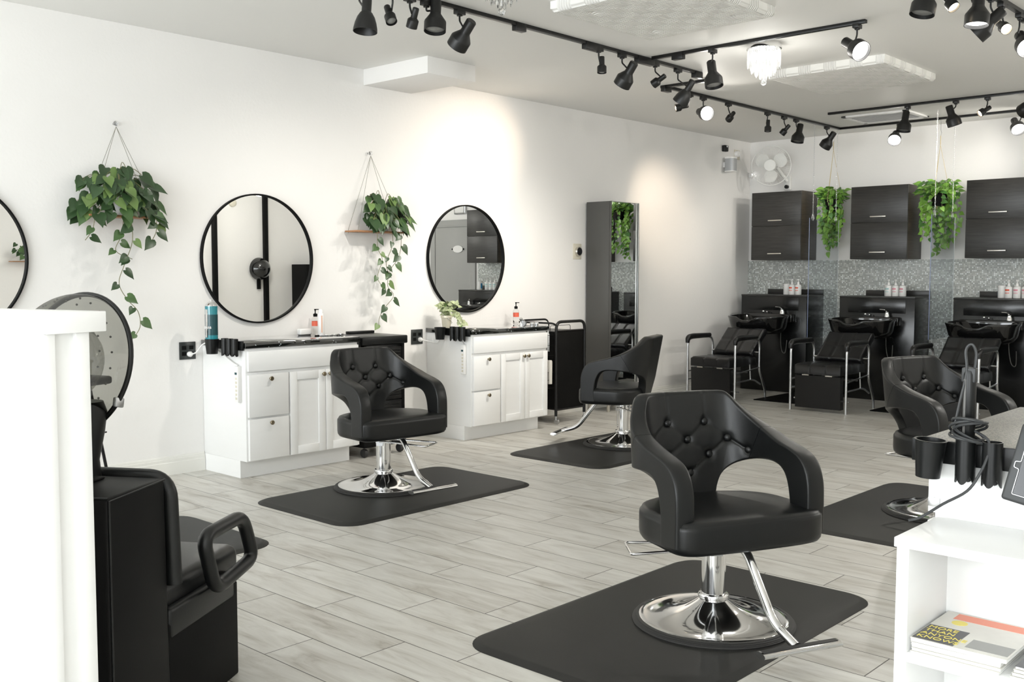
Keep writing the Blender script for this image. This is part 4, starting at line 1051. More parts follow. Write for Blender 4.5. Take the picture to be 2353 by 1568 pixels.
# thermostat, speaker, sensor, fan
t = thing('thermostat', 'round black thermostat on a beige plate beside the tall grey cabinet', 'thermostat', (0, -3.285, 1.557))
obj('back_plate', MB().box(0, 0.008, -0.065, 0.06, -0.075, 0.075, 0.003), M['beige'], t)
dl = obj('dial', MB().lathe([(0, 0.008), (0.044, 0.008), (0.044, 0.028), (0.040, 0.034), (0, 0.034)], 32, mtx=Matrix.Rotation(PI/2, 4, 'Y')), M['brushed'], t)
obj('display', MB().lathe([(0, 0.033), (0.037, 0.033), (0.034, 0.038), (0, 0.038)], 32, mtx=Matrix.Rotation(PI/2, 4, 'Y')), M['screen'], dl)
t = thing('wall_speaker', 'small silver and white loudspeaker high on the left wall near the fan', 'speaker', (0.09, -0.60, 2.60))
def sq(hx, hy, e=0.5, n=40): return [(hx*math.copysign(abs(math.cos(2*PI*i/n))**e, math.cos(2*PI*i/n)), hy*math.copysign(abs(math.sin(2*PI*i/n))**e, math.sin(2*PI*i/n))) for i in range(n)]
obj('grille', MB().rings([[(x, y, z) for x, y in sq(0.058, 0.058)] for z in (-0.075, 0.065)]), M['grey_speaker'], t)
obj('top_cap', MB().rings([[(x, y, z) for x, y in sq(0.060, 0.060)] for z in (0.065, 0.082)]), M['bottle_white'], t)
obj('bottom_cap', MB().rings([[(x, y, z) for x, y in sq(0.060, 0.060)] for z in (-0.085, -0.075)]), M['bottle_white'], t)
obj('bracket', MB().box(-0.09, -0.05, -0.02, 0.02, -0.03, 0.03, 0.003), M['bottle_white'], t)
t = thing('alarm_sensor', 'small black box on the left wall above the silver loudspeaker', 'sensor', (0, -0.62, 2.785))
obj('housing', MB().box(0, 0.05, -0.038, 0.038, -0.036, 0.036, 0.010, seg=3), M['black_plastic'], t)
obj('lens', MB().sphere((0.048, 0, 0.02), 0.012, 8), M['chrome'], t)
t = thing('wall_socket_adapter', 'cream outlet with plugged-in adapter high on the left wall near the corner', 'outlet', (0, -0.32, 2.74))
obj('plate', MB().box(0, 0.008, -0.06, 0.06, -0.055, 0.055, 0.003), M['beige'], t)
obj('adapter', MB().lathe([(0, 0.008), (0.036, 0.008), (0.036, 0.04), (0.03, 0.048), (0, 0.048)], 24, (0, 0, 0), mtx=Matrix.Translation((0, -0.03, 0.005)) @ Matrix.Rotation(PI/2, 4, 'Y')), M['bottle_white'], t)
t = thing('fan_cable', 'white cable sagging from the cream outlet to the corner by the fan', 'cable', (0, 0, 0))
obj('cable', MB().tube(catmull([(0.05, -0.34, 2.74), (0.05, -0.28, 2.66), (0.03, -0.16, 2.57), (0.03, -0.05, 2.535)], 6), 0.005, 8), M['bottle_white'], t)
obj('inline_switch', MB().box(0.01, 0.05, -0.055, -0.015, 2.49, 2.54, 0.006), M['bottle_white'], t)
obj('indicator', MB().sphere((0.053, -0.035, 2.53), 0.008, 8), M['led'], t)
t = thing('wall_fan', 'white caged fan on the back wall above the left dark cupboard', 'fan', (0.415, -0.26, 2.588))
# axis faces the room, turned a little
RM = Matrix.Rotation(0.28, 4, 'Z') @ Matrix.Rotation(PI/2, 4, 'X')
n = 72
obj('rim', MB().tube([(0.225*math.cos(2*PI*i/n), 0.225*math.sin(2*PI*i/n), 0.0) for i in range(n)], 0.006, 8, closed=True, mtx=RM), M['fan_white'], t)
cg = MB()
for k in range(60):
    a = 2*PI*k/60; ca, sa = math.cos(a), math.sin(a)
    cg.tube([(ca*r, sa*r, z) for r, z in ((0.06, 0.062), (0.12, 0.055), (0.19, 0.035), (0.225, 0.0))], 0.0009, 4, mtx=RM)
for r, z in ((0.13, 0.053), (0.19, 0.035)): cg.tube([(r*math.cos(2*PI*i/n), r*math.sin(2*PI*i/n), z) for i in range(n)], 0.0012, 4, closed=True, mtx=RM)
for k in range(40):
    a = 2*PI*k/40; ca, sa = math.cos(a), math.sin(a)
    cg.tube([(ca*r, sa*r, z) for r, z in ((0.225, 0.0), (0.19, -0.06), (0.08, -0.075))], 0.0009, 4, mtx=RM)
obj('cage', cg, M['fan_white'], t)
obj('hub', MB().lathe([(0, 0.055), (0.066, 0.055), (0.068, 0.064), (0.064, 0.070), (0, 0.072)], 36, mtx=RM), M['fan_white'], t)
for k in range(3):
    a0 = 2*PI*k/3+0.5; vs = []; fs = []
    for i in range(9):
        for j in range(7):
            u, v = i/8, j/6
            r = 0.03+0.16*u; a = a0+(v-0.5)*(0.5+0.9*math.sin(PI*min(u*0.9+0.1, 1)))
            vs.append((r*math.cos(a), r*math.sin(a), 0.02*(v-0.5)-0.01))
    for i in range(8):
        for j in range(6): q = i*7+j; fs.append((q, q+1, q+8, q+7))
    up_ = [(x, y, z+0.003) for x, y, z in vs]; N_ = len(vs)
    bm_ = MB().add(vs+up_, fs+[tuple(N_+i for i in reversed(f)) for f in fs], RM)
    obj('blade', bm_, M['fan_white'], t)
obj('motor', MB().lathe([(0, -0.03), (0.05, -0.03), (0.055, -0.10), (0.035, -0.14), (0, -0.14)], 24, mtx=RM), M['fan_white'], t)
obj('wall_arm', MB().tube(catmull([(0.02, 0.10, -0.01), (0.05, 0.17, -0.09), (0.09, 0.22, -0.17)], 5), 0.02, 10).box(0.05, 0.13, 0.215, 0.258, -0.27, -0.10, 0.008), M['fan_white'], t)
obj('control_knob', MB().cyl(0, 0, 0, 0.03, 0.022, mtx=Matrix.Translation((0.10, 0.21, -0.235)) @ Matrix.Rotation(PI/2, 4, 'X')), M['black_plastic'], t)

# ================================================================== CEILING TRACKS AND SPOTS
def track(p0, p1, label, feeds=()):
    t = thing('lighting_track', label, 'track', (0, 0, 0), 0, 'black ceiling light tracks')
    (x0, y0), (x1, y1) = p0, p1; w_ = 0.017
    if abs(x1-x0) > abs(y1-y0): obj('rail', MB().box(min(x0, x1), max(x0, x1), y0-w_, y0+w_, H-0.022, H, 0.001), M['black_metal'], t)
    else: obj('rail', MB().box(x0-w_, x0+w_, min(y0, y1), max(y0, y1), H-0.022, H, 0.001), M['black_metal'], t)
    for fx, fy, ln, ax in feeds:
        dx, dy = (ln/2, 0.022) if ax == 'x' else (0.022, ln/2)
        obj('feed_box', MB().box(fx-dx, fx+dx, fy-dy, fy+dy, H-0.052, H-0.004, 0.003), M['black_metal'], t)
track((1.85, -9.2), (1.85, -4.05), 'long black ceiling track running over the left styling chairs', [(1.85, -6.15, 0.09, 'y'), (1.85, -5.42, 0.16, 'y'), (1.85, -4.80, 0.20, 'y'), (1.85, -4.10, 0.10, 'y')])
track((1.90, -4.77), (3.49, -4.77), 'black ceiling track passing above the lit crystal chandelier', [(2.12, -4.77, 0.09, 'x')])
track((1.30, -3.78), (1.84, -3.78), 'shortest black ceiling track, joining the two long ones by the left wall')
track((1.335, -3.79), (1.335, -0.46), 'black ceiling track running from the short one to the back left corner', [(1.335, -3.76, 0.10, 'y')])
track((1.335, -0.475), (4.6, -0.475), 'black ceiling track closest to the back wall')
track((1.70, -1.51), (4.6, -1.51), 'black ceiling track in front of the air vent')
track((4.255, -6.4), (4.255, -3.6), 'black ceiling track at the upper right corner', [(4.255, -4.28, 0.10, 'y'), (4.255, -5.02, 0.12, 'y')])

SPOTS = [  # type, lit (1 cool, 2 warm), connector xy, back end of head, direction, what sets it apart
    ('bell', 0, (1.850, -7.421), (2.015, -7.501, 2.779), (0.04, -0.12, -0.99), 'black bell-shaped spotlight, leftmost on the long ceiling track'),
    ('small', 0, (1.850, -7.188), (1.806, -7.192, 2.820), (0.505, -0.134, -0.853), 'small black spotlight right of the leftmost bell-shaped one'),
    ('small', 0, (1.850, -7.062), (1.908, -7.067, 2.818), (-0.499, 0.125, -0.857), 'small black spotlight tilted left, third from the left'),
    ('big', 0, (1.850, -6.937), (1.879, -6.888, 2.900), (0.10, -0.15, -0.98), 'large black spotlight cut by the top edge, right of the three leftmost'),
    ('big', 1, (1.850, -6.672), (1.951, -6.671, 2.813), (-0.715, 0.021, -0.699), 'large black spotlight tilted left, hanging alone above the boxed duct'),
    ('small', 0, (1.850, -5.340), (1.875, -5.337, 2.826), (0.046, -0.048, -0.998), 'small black spotlight pointing straight down from the long track'),
    ('big', 1, (1.850, -5.072), (1.963, -5.079, 2.814), (-0.645, 0.065, -0.762), 'large black spotlight left of the track junction'),
    ('small', 1, (1.850, -4.666), (1.942, -4.670, 2.785), (-0.864, -0.112, -0.490), 'small black spotlight just right of the track junction'),
    ('bell', 1, (1.850, -4.366), (1.985, -4.366, 2.788), (-0.593, 0.008, -0.805), 'lit bell-shaped spotlight at the far end of the long track'),
    ('small', 2, (1.335, -3.402), (1.346, -3.443, 2.784), (-0.713, -0.667, -0.21), 'small warm lit spotlight behind the lit bell-shaped one'),
    ('big', 1, (1.335, -3.186), (1.276, -3.159, 2.773), (0.80, -0.55, -0.230), 'brightly glowing round spotlight near the middle of the ceiling'),
    ('small', 2, (1.335, -2.763), (1.388, -2.756, 2.800), (-0.76, 0.47, -0.44), 'small warm lit spotlight right of the brightest glowing one'),
    ('small', 0, (1.335, -2.041), (1.343, -2.042, 2.818), (0.015, -0.076, -0.997), 'small black spotlight pointing down, above the wall near the fan'),
    ('small', 1, (1.335, -1.708), (1.389, -1.704, 2.801), (-0.693, -0.038, -0.720), 'small black spotlight tilted left, just left of the large one above the fan'),
    ('big', 0, (1.335, -1.459), (1.375, -1.443, 2.841), (-0.095, -0.177, -0.980), 'large black spotlight pointing down, right of the fan'),
    ('big', 1, (1.335, -0.775), (1.420, -0.779, 2.822), (-0.626, 0.098, -0.774), 'large black spotlight above the narrow hanging plant'),
    ('big', 0, (2.400, -4.770), (2.375, -4.75, 2.815), (0.22, -0.10, -0.97), 'large black spotlight left of the lit chandelier'),
    ('big', 1, (3.433, -4.770), (3.361, -4.784, 2.792), (0.768, -0.402, -0.500), 'large glowing spotlight right of the lit chandelier'),
    ('big', 0, (2.472, -1.510), (2.481, -1.559, 2.834), (-0.069, -0.153, -0.986), 'large black spotlight in front of the air vent'),
    ('big', 1, (1.984, -0.475), (1.970, -0.531, 2.792), (0.258, -0.810, -0.527), 'glowing spotlight below the air vent, above the second dark cupboard'),
    ('big', 0, (2.904, -1.510), (2.871, -1.590, 2.838), (0.255, 0.149, -0.955), 'large black spotlight above the wider hanging plant'),
    ('small', 2, (3.173, -1.510), (3.205, -1.534, 2.796), (-0.602, -0.603, -0.524), 'small warm lit spotlight right of the wider hanging plant'),
    ('big', 1, (3.151, -0.475), (3.110, -0.554, 2.805), (0.430, -0.661, -0.616), 'glowing spotlight on the rearmost track near the right edge'),
    ('big', 0, (4.255, -5.527), (4.151, -5.519, 2.864), (-0.107, -0.188, -0.976), 'large unlit spotlight cut by the top edge at the upper right'),
    ('small', 2, (4.255, -5.381), (4.165, -5.361, 2.819), (0.613, -0.210, -0.761), 'small warm lit spotlight at the top edge, upper right'),
    ('big', 1, (4.255, -5.218), (4.304, -5.217, 2.841), (-0.025, -0.113, -0.993), 'large lit spotlight pointing straight down at the upper right'),
    ('big', 0, (4.255, -4.884), (4.323, -4.876, 2.805), (-0.763, -0.122, -0.635), 'large unlit spotlight tilted left at the upper right'),
    ('small', 2, (4.255, -4.690), (4.230, -4.665, 2.785), (0.595, -0.611, -0.522), 'small warm lit spotlight right of the tilted unlit one, upper right'),
    ('big', 1, (3.75, -0.475), (3.72, -0.50, 2.81), (-0.93, -0.05, -0.30), 'added fill spotlight beyond the right edge, aimed along the rear track to the left wall'),  # unseen lamp added to brighten the far left wall
    ('big', 1, (3.60, -1.510), (3.57, -1.48, 2.81), (-0.80, 0.52, -0.32), 'added fill spotlight beyond the right edge, aimed at the wall above the cupboards'),  # unseen lamp added to lift the back wall
    ('big', 1, (4.20, -1.510), (4.17, -1.48, 2.81), (-0.72, 0.60, -0.36), 'added fill spotlight farthest beyond the right edge on the vent track'),  # one more unseen lamp added for the back wall
    ('big', 1, (4.255, -4.362), (4.242, -4.314, 2.776), (0.472, -0.654, -0.591), 'glowing spotlight cut by the right edge'),
]
PROF = {
    'big': (0.185, [(0, 0), (0.026, 0.0), (0.031, 0.006), (0.031, 0.078), (0.034, 0.086), (0.061, 0.125), (0.063, 0.131), (0.063, 0.185), (0.0605, 0.185), (0.0605, 0.133), (0.03, 0.09), (0, 0.09)], 0.0595, 0.168),
    'small': (0.112, [(0, 0), (0.0165, 0.0), (0.0185, 0.004), (0.0185, 0.055), (0.030, 0.066), (0.032, 0.070), (0.032, 0.112), (0.030, 0.112), (0.030, 0.072), (0.016, 0.058), (0, 0.058)], 0.0285, 0.103),
    'bell': (0.19, [(0, 0), (0.021, 0), (0.025, 0.005), (0.025, 0.085), (0.033, 0.093), (0.046, 0.115), (0.056, 0.145), (0.062, 0.175), (0.063, 0.19), (0.061, 0.19), (0.052, 0.145), (0.03, 0.10), (0, 0.10)], 0.042, 0.135),
}
def spot(kind_, lit, con, back, d, label):
    L_, prof, br_, bz_ = PROF[kind_]
    t = thing('track_spotlight', label, 'spotlight', (con[0], con[1], H), 0, 'black track spotlights')
    o = Vector((con[0], con[1], H)); B = Vector(back)-o; D = Vector(d).normalized()
    obj('connector', MB().box(-0.018, 0.018, -0.034, 0.034, -0.046, -0.021, 0.002).box(-0.012, 0.012, -0.012, 0.012, -0.055, -0.044, 0.001), M['lamp_black'], t)
    # stem drops from the connector to the neck of the head
    side = D.cross(Vector((0, 0, 1)))
    if side.length < 0.2: side = Vector((1, 0, 0))
    side.normalize()
    neck = B+D*L_*0.30
    if (neck+side*prof[3][0]).xy.length < (neck-side*prof[3][0]).xy.length: sd = 1
    else: sd = -1
    J = neck+side*sd*prof[3][0]
    obj('stem', MB().tube(smooth([(0, 0, -0.05), (0, 0, min(-0.075, J.z*0.6)), (J.x, J.y, J.z)], 0.012, 4), 0.0055, 8), M['lamp_black'], t)
    q = D.to_track_quat('Z', 'Y').to_matrix().to_4x4()
    hd = obj('lamp_head', MB().lathe(prof, 40, mtx=Matrix.Translation(B) @ q, cap=False), M['lamp_black'], t)
    bm_ = M['bulb_off'] if not lit else (M['bulb'] if lit == 1 else M['bulb_warm'])
    if lit == 1 and D.z < -0.95: bm_ = M['bulb']
    obj('bulb', MB().lathe([(0, bz_-0.012), (br_, bz_-0.012), (br_*0.92, bz_), (br_*0.5, bz_+0.006), (0, bz_+0.008)], 32, mtx=Matrix.Translation(B) @ q, cap=False), bm_, hd)
    if lit:
        l = bpy.data.lights.new('spot_beam', 'SPOT'); l.energy = 34 if lit == 1 else 34
        if 'above the cupboards' in label or 'farthest beyond' in label: l.energy = 8
        elif lit == 1 and 'left wall' not in label: l.energy = (36 if con[1] < -4 else 14) if d[0] < -0.5 else 18
        l.color = (1.0, 0.955, 0.88) if lit == 1 else (1.0, 0.80, 0.60)
        l.spot_size = math.radians(95 if lit == 1 else 46); l.spot_blend = 1.0; l.shadow_soft_size = br_*0.8
        lo = bpy.data.objects.new('spot_beam', l); COL.objects.link(lo); lo.parent = t
        lo.location = B+D*(L_+0.004); lo.rotation_euler = D.to_track_quat('-Z', 'Y').to_euler()
for s_ in SPOTS: spot(*s_)

# ================================================================== CHANDELIERS, PANELS, VENT
def chandelier(x, y, label, glow=3.5):
    t = thing('crystal_chandelier', label, 'chandelier', (x, y, H), 0, 'small flush crystal chandeliers')
    obj('canopy', MB().lathe([(0.115, 0), (0.118, -0.004), (0.118, -0.038), (0.110, -0.042), (0, -0.042)], 48, cap=False), M['chrome'], t)
    tiers = [(0.108, 30, -0.04, 0.125), (0.082, 22, -0.045, 0.155), (0.052, 14, -0.045, 0.180), (0.022, 6, -0.045, 0.205)]
    for r, k, z0, ln in tiers:
        for i in range(k):
            a = 2*PI*i/k+r*7; l2 = ln*(0.94+0.1*((i*7) % 3)/2)
            obj('crystal_drop', MB().lathe([(0.001, z0), (0.0055, z0-0.012), (0.0055, z0-l2+0.018), (0.0015, z0-l2)], 6, (r*math.cos(a), r*math.sin(a), 0)), M['crystal_drop'] if glow else M['carafe'], t, flat=True)
    obj('crystal_ball', MB().sphere((0, 0, -0.262), 0.019, 10), M['carafe'], t, flat=True)
    for i in range(5):
        a = 2*PI*i/5; obj('bulb', MB().sphere((0.062*math.cos(a), 0.062*math.sin(a), -0.09), 0.024, 10, 1.4), M['bulb'] if glow else M['bulb_off'], t)
    if not glow: return
    l = bpy.data.lights.new('chandelier_glow', 'POINT'); l.energy = glow; l.color = (1, 0.98, 0.93); l.shadow_soft_size = 0.10
    lo = bpy.data.objects.new('chandelier_glow', l); COL.objects.link(lo); lo.parent = t; lo.location = (0, 0, -0.30)
chandelier(2.70, -4.60, 'lit crystal chandelier under the short cross track')
chandelier(2.66, -7.17, 'unlit crystal chandelier mostly cut by the top edge', 0)
chandelier(5.90, -3.60, 'added crystal chandelier outside the right edge, filling the back of the room with light', 30)  # unseen fixture added to light the back of the room
chandelier(7.10, -2.20, 'added crystal chandelier outside the right edge, fill light by the grey door', 22)  # another unseen fixture, added as fill for the far walls

def ceiling_pad(x0, x1, y0, y1, label):
    t = thing('ceiling_pad', label, 'ceiling panel', ((x0+x1)/2, (y0+y1)/2, H), 0, 'white quilted ceiling pads')
    hx, hy = (x1-x0)/2, (y1-y0)/2; NX, NY = 60, 66; dep = 0.062
    tufts = [(sx*hx*0.62, sy*hy*0.62) for sx in (-1, 1) for sy in (-1, 1)]
    vs = []; fs = []
    for j in range(NY+1):
        for i in range(NX+1):
            x = -hx+2*hx*i/NX; y = -hy+2*hy*j/NY
            e = min(hx-abs(x), hy-abs(y)); rd = 0.02
            z = -dep
            if e < rd: z = -(dep-rd+math.sqrt(max(0, rd*rd-(rd-e)**2)))
            for tx, ty in tufts: z += 0.014*math.exp(-((x-tx)**2+(y-ty)**2)/(2*0.018**2))
            vs.append((x, y, z))
    K = len(vs); vs += [(x, y, -0.0005) for x, y, z in vs]
    for j in range(NY):
        for i in range(NX): a = j*(NX+1)+i; fs += [(a, a+1, a+NX+2, a+NX+1), (K+a, K+a+NX+1, K+a+NX+2, K+a+1)]
    for i in range(NX): fs.append((i, K+i, K+i+1, i+1)); a = NY*(NX+1)+i; fs.append((a, a+1, K+a+1, K+a))
    for j in range(NY): a = j*(NX+1); fs.append((a, a+NX+1, K+a+NX+1, K+a)); a += NX; fs.append((a, K+a, K+a+NX+1, a+NX+1))
    obj('cushion', MB().add(vs, fs), M['quilt'], t, ang=50)
ceiling_pad(2.32, 3.22, -6.40, -5.42, 'white quilted pad on the ceiling at the top edge')
ceiling_pad(2.25, 3.18, -3.74, -2.76, 'white quilted pad on the ceiling behind the lit chandelier')
t = thing('air_vent', 'white slatted air vent in the ceiling in front of the back wall', 'vent', (2.02, -0.93, H))
fr = MB()
for x0, x1, y0, y1 in ((-0.33, 0.33, -0.28, -0.23), (-0.33, 0.33, 0.23, 0.28), (-0.33, -0.28, -0.28, 0.28), (0.28, 0.33, -0.28, 0.28)): fr.box(x0, x1, y0, y1, -0.018, 0, 0.003)
obj('frame', fr, M['bottle_white'], t)
obj('duct_backing', MB().box(-0.28, 0.28, -0.23, 0.23, -0.003, -0.001), M['grey_lam'], t)
for k in range(11):
    obj('slat', MB().box(-0.28, 0.28, -0.016, 0.016, -0.001, 0.001, mtx=Matrix.Translation((0, -0.20+0.04*k, -0.011)) @ Matrix.Rotation(0.5, 4, 'X')), M['bottle_white'], t)

# ================================================================== FOREGROUND LEFT: HALF WALL, DRYER CHAIR
t = thing('half_wall', 'white half wall with a flat cap in the left foreground', 'partition', (4.0506, -10.0259, 0), math.atan2(-0.25, -0.968))
# local x runs left along the white face, local y runs towards the camera side; far side is -y
hwb = MB().box(0.022, 1.7, -0.112, 0.0, 0, 1.2115, 0.001)
obj('panel', hwb, M['white'], t)
e = MB(); e.box(0.010, 0.0225, -0.026, 0.0, 0, 1.2115, 0.001); e.box(0.010, 0.0225, -0.112, -0.078, 0, 1.2115, 0.001)
obj('end_trim', e, M['white'], t)
obj('cap', MB().box(0.0, 1.72, -0.150, 0.0005, 1.212, 1.257, 0.002), M['white'], t)

DC = thing('dryer_chair', 'black vinyl dryer chair in the left foreground, seen from behind', 'chair', (3.652, -9.72, 0), math.atan2(0.85, -0.527))
bx = MB()
hexv = [(0, 0, 0), (0.30, 0, 0), (0.285, 0.0, 0.752), (0.0, 0.0, 0.752), (0, 0.54, 0), (0.30, 0.54, 0), (0.285, 0.54, 0.752), (0.0, 0.54, 0.752)]
bm_ = bmesh.new(); bv_ = [bm_.verts.new(p) for p in hexv]
for f in ((0, 1, 2, 3), (7, 6, 5, 4), (0, 4, 5, 1), (1, 5, 6, 2), (2, 6, 7, 3), (3, 7, 4, 0)): bm_.faces.new([bv_[i] for i in f])
bmesh.ops.bevel(bm_, geom=list(bm_.edges), offset=0.012, segments=4, profile=0.5, affect='EDGES'); bm_.verts.index_update()
bx.add([tuple(v.co) for v in bm_.verts], [tuple(v.index for v in f.verts) for f in bm_.faces]); bm_.free()
obj('back_box', bx, M['box_vinyl'], DC)
obj('seam_piping', MB().tube([(0.006, -0.0015, 0.01), (0.006, -0.0015, 0.745), (0.28, -0.0015, 0.748)], 0.003, 6).tube([(0.004, 0.0, 0.752), (0.004, 0.54, 0.752)], 0.003, 6), M['leather'], DC)
obj('backrest', MB().box(0.285, 0.345, 0.02, 0.52, 0.40, 0.748, 0.028, seg=5), M['leather'], DC, ang=60)
obj('backrest_roll', MB().tube(smooth([(0.325, 0.004, 0.43), (0.318, 0.010, 0.742), (0.318, 0.530, 0.742), (0.325, 0.536, 0.43)], 0.062, 8), 0.023, 16, sq=1.2), M['leather'], DC, ang=60)
obj('seat', MB().box(0.30, 0.80, 0.025, 0.515, 0.315, 0.425, 0.035, seg=5), M['leather'], DC, ang=60)
obj('seat_base', MB().box(0.29, 0.728, 0.0, 0.54, 0.0, 0.316, 0.006), M['matte_black'], DC)
obj('side_skirt', MB().box(0.295, 0.70, -0.004, 0.03, 0.27, 0.36, 0.012, seg=3), M['leather'], DC)
for yy in (-0.035, 0.575):
    obj('armrest', MB().tube(smooth([(0.433, yy, 0.541), (0.698, yy, 0.545), (0.775, yy, 0.385), (0.505, yy, 0.355)], 0.055, 7, True), 0.0225, 16, closed=True), M['leather'], DC, ang=60)
cp = obj('control_panel', MB().box(0.07, 0.24, 0.16, 0.44, 0.752, 0.760, 0.004), M['matte_black'], DC)
obj('panel_plate', MB().box(0.09, 0.22, 0.19, 0.42, 0.760, 0.7615), M['silver'], cp)

HD = thing('hair_dryer_hood', 'smoky clear dome hood above the black dryer chair', 'hair dryer', (3.205, -9.593, 1.072), math.atan2(0.85, -0.527))
# local +x = opening direction (away from the camera), tilted down
RH = Matrix.Rotation(0.22, 4, 'Y') @ Matrix.Rotation(-0.22, 4, 'Z')
TRH = RH @ Matrix.Rotation(-PI/2, 4, 'Y')      # dome axis: +z of the profile -> -x (towards the camera)
R_ = 0.210
prof = [(R_*math.cos(a), 0.165*math.sin(a)) for a in [PI/2*i/16 for i in range(17)]]
obj('dome', MB().lathe(prof, 64, mtx=TRH, cap=False), M['smoky'], HD, ang=80)
obj('rim', MB().tube([(R_*math.cos(2*PI*i/72), R_*math.sin(2*PI*i/72), 0) for i in range(72)], 0.0075, 10, closed=True, mtx=TRH), M['black_plastic'], HD)
dm = MB()
for i, (ph, kk) in enumerate(((0.35, 26), (0.55, 24), (0.78, 20), (1.02, 14), (1.25, 8))):
    for k in range(kk):
        a = 2*PI*(k+0.5*(i % 2))/kk
        dm.sphere((0.97*R_*math.cos(ph)*math.cos(a), 0.97*R_*math.cos(ph)*math.sin(a), 0.97*0.165*math.sin(ph)), 0.0034, 5, mtx=TRH)
obj('air_holes', dm, M['grey_lam'], HD)
obj('inner_shell', MB().lathe([(0.10, -0.01), (0.125, 0.03), (0.115, 0.075), (0.07, 0.105), (0, 0.115)], 40, mtx=TRH, cap=False), M['smoky'], HD, ang=80)
obj('reflection_box', MB().box(-0.10, -0.04, -0.05, 0.05, -0.09, 0.03, 0.01), M['black_plastic'], HD)  # dark box standing for reflections in the dome
obj('latch', MB().box(-0.55*R_-0.014, -0.55*R_+0.014, -0.83*R_-0.012, -0.83*R_+0.002, -0.016, 0.016, 0.003, mtx=TRH), M['silver'], HD)
obj('support_arm', MB().lathe([(0.042, -0.335), (0.036, -0.27), (0.052, -0.19), (0.060, -0.13), (0.05, -0.10), (0, -0.10)], 24, (-0.09, -0.085, 0)), M['black_plastic'], HD)

t = thing('folding_stool', 'black wire frame standing by the left wall behind the dryer hood', 'stand', (1.25, -8.75, 0), 0.35)
for s in (-1, 1):
    obj('leg', MB().tube([(0, s*0.10, 0.80), (0.02, s*0.26, 0.0)], 0.008, 8), M['black_metal'], t)
    obj('leg', MB().tube([(-0.02, s*0.10, 0.80), (-0.30, s*0.20, 0.0)], 0.008, 8), M['black_metal'], t)
obj('cross_wire', MB().tube([(0.01, -0.20, 0.53), (0.01, 0.20, 0.53)], 0.004, 6), M['black_metal'], t)
obj('top_pad', MB().box(-0.14, 0.12, -0.14, 0.14, 0.79, 0.83, 0.012), M['black_plastic'], t)

# ================================================================== FOREGROUND RIGHT
# curling iron standing in the holder, its cable wound round it
IR = thing('curling_iron', 'black and silver curling iron standing in the holder at the right, cable wound round it', 'curling iron', (5.308, -8.237, 0.87))
obj('barrel', MB().lathe([(0.0125, -0.03), (0.0125, 0.03), (0.0165, 0.035), (0.0165, 0.215), (0.014, 0.225), (0, 0.226)], 24), M['black_plastic'], IR)
obj('plate_face', MB().box(-0.010, -0.002, -0.0180, -0.010, 0.05, 0.205, 0.003), M['grey_lam'], IR)
obj('hinge_tip', MB().box(-0.017, 0.017, -0.012, 0.012, 0.195, 0.232, 0.003), M['case'], IR)
pts = [(0.012, 0.0, 0.232), (0.014, 0, 0.27), (0.004, -0.004, 0.292), (-0.010, -0.004, 0.275), (-0.004, -0.012, 0.22), (-0.016, -0.022, 0.14), (-0.024, -0.024, 0.09)]
rw = random.Random(4)
for k in range(90):
    a = -2.4+k*0.55; rr_ = 0.033+0.006*math.sin(k*0.37); pts.append((rr_*math.cos(a)*1.15, rr_*math.sin(a), 0.070+0.028*math.sin(k*0.29)+0.008*math.sin(k*0.55+1.0)))
pts += [(0.045, -0.01, 0.06), (0.058, -0.018, 0.035), (0.057, -0.028, 0.01), (0.045, -0.044, -0.03), (0.02, -0.056, -0.075), (-0.035, -0.062, -0.115), (-0.085, -0.072, -0.155), (-0.115, -0.08, -0.168)]
obj('cable', MB().tube(catmull(pts, 5), 0.0036, 8), M['case'], IR)

BK = thing('bookcase', 'low white open bookcase in the right foreground, in front of the third vanity', 'bookcase', (5.228, -8.497, 0))
W_ = 0.86
obj('top', MB().box(0, W_, 0, 0.282, 0.676, 0.70, 0.002), M['white'], BK)
obj('side', MB().box(0.006, 0.036, 0.004, 0.282, 0, 0.676, 0.001), M['white'], BK)
obj('side', MB().box(W_-0.036, W_-0.006, 0.004, 0.282, 0, 0.676, 0.001), M['white'], BK)
obj('back', MB().box(0.036, W_-0.036, 0.268, 0.280, 0.02, 0.676), M['white'], BK)
obj('shelf', MB().box(0.036, W_-0.036, 0.006, 0.268, 0.395, 0.419, 0.001), M['white'], BK)
obj('shelf', MB().box(0.036, W_-0.036, 0.006, 0.268, 0.02, 0.044, 0.001), M['white'], BK)
def magazine(x, y, z, rz, cover, label, main=False, th=0.007):
    t = thing('magazine', label, 'magazine', (x, y, z), rz, 'stacked magazines in the bookcase')
    obj('pages', MB().box(0.001, 0.204, 0.001, 0.269, 0, th-0.001, 0.001), M['paper'], t)
    obj('cover', MB().box(0, 0.205, 0, 0.27, th-0.001, th), cover, t)
    return t
MX, MY = 5.272, -8.492
for k in range(4):
    magazine(MX+0.002*(k % 2), MY+0.003*(k % 3), 0.4195+k*0.0075, 0.01*(k-1), M['mag_pale'], ['lowest white magazine of the left stack in the bookcase', 'second white magazine from the bottom of the left stack', 'middle magazine of the left stack in the bookcase', 'magazine just under the top one in the left stack'][k])
mg = thing('magazine', 'top magazine with yellow capital letters in the left stack', 'magazine', (MX, MY, 0.4498), 0.0, 'stacked magazines in the bookcase')
obj('pages', MB().box(0.001, 0.219, 0.001, 0.259, 0, 0.009, 0.001), M['paper'], mg)
obj('cover', MB().box(0, 0.22, 0, 0.26, 0.009, 0.010), M['mag_pale'], mg)
obj('headline_block', MB().box(0.002, 0.098, 0.006, 0.125, 0.010, 0.0106), M['mag_dark'], mg)
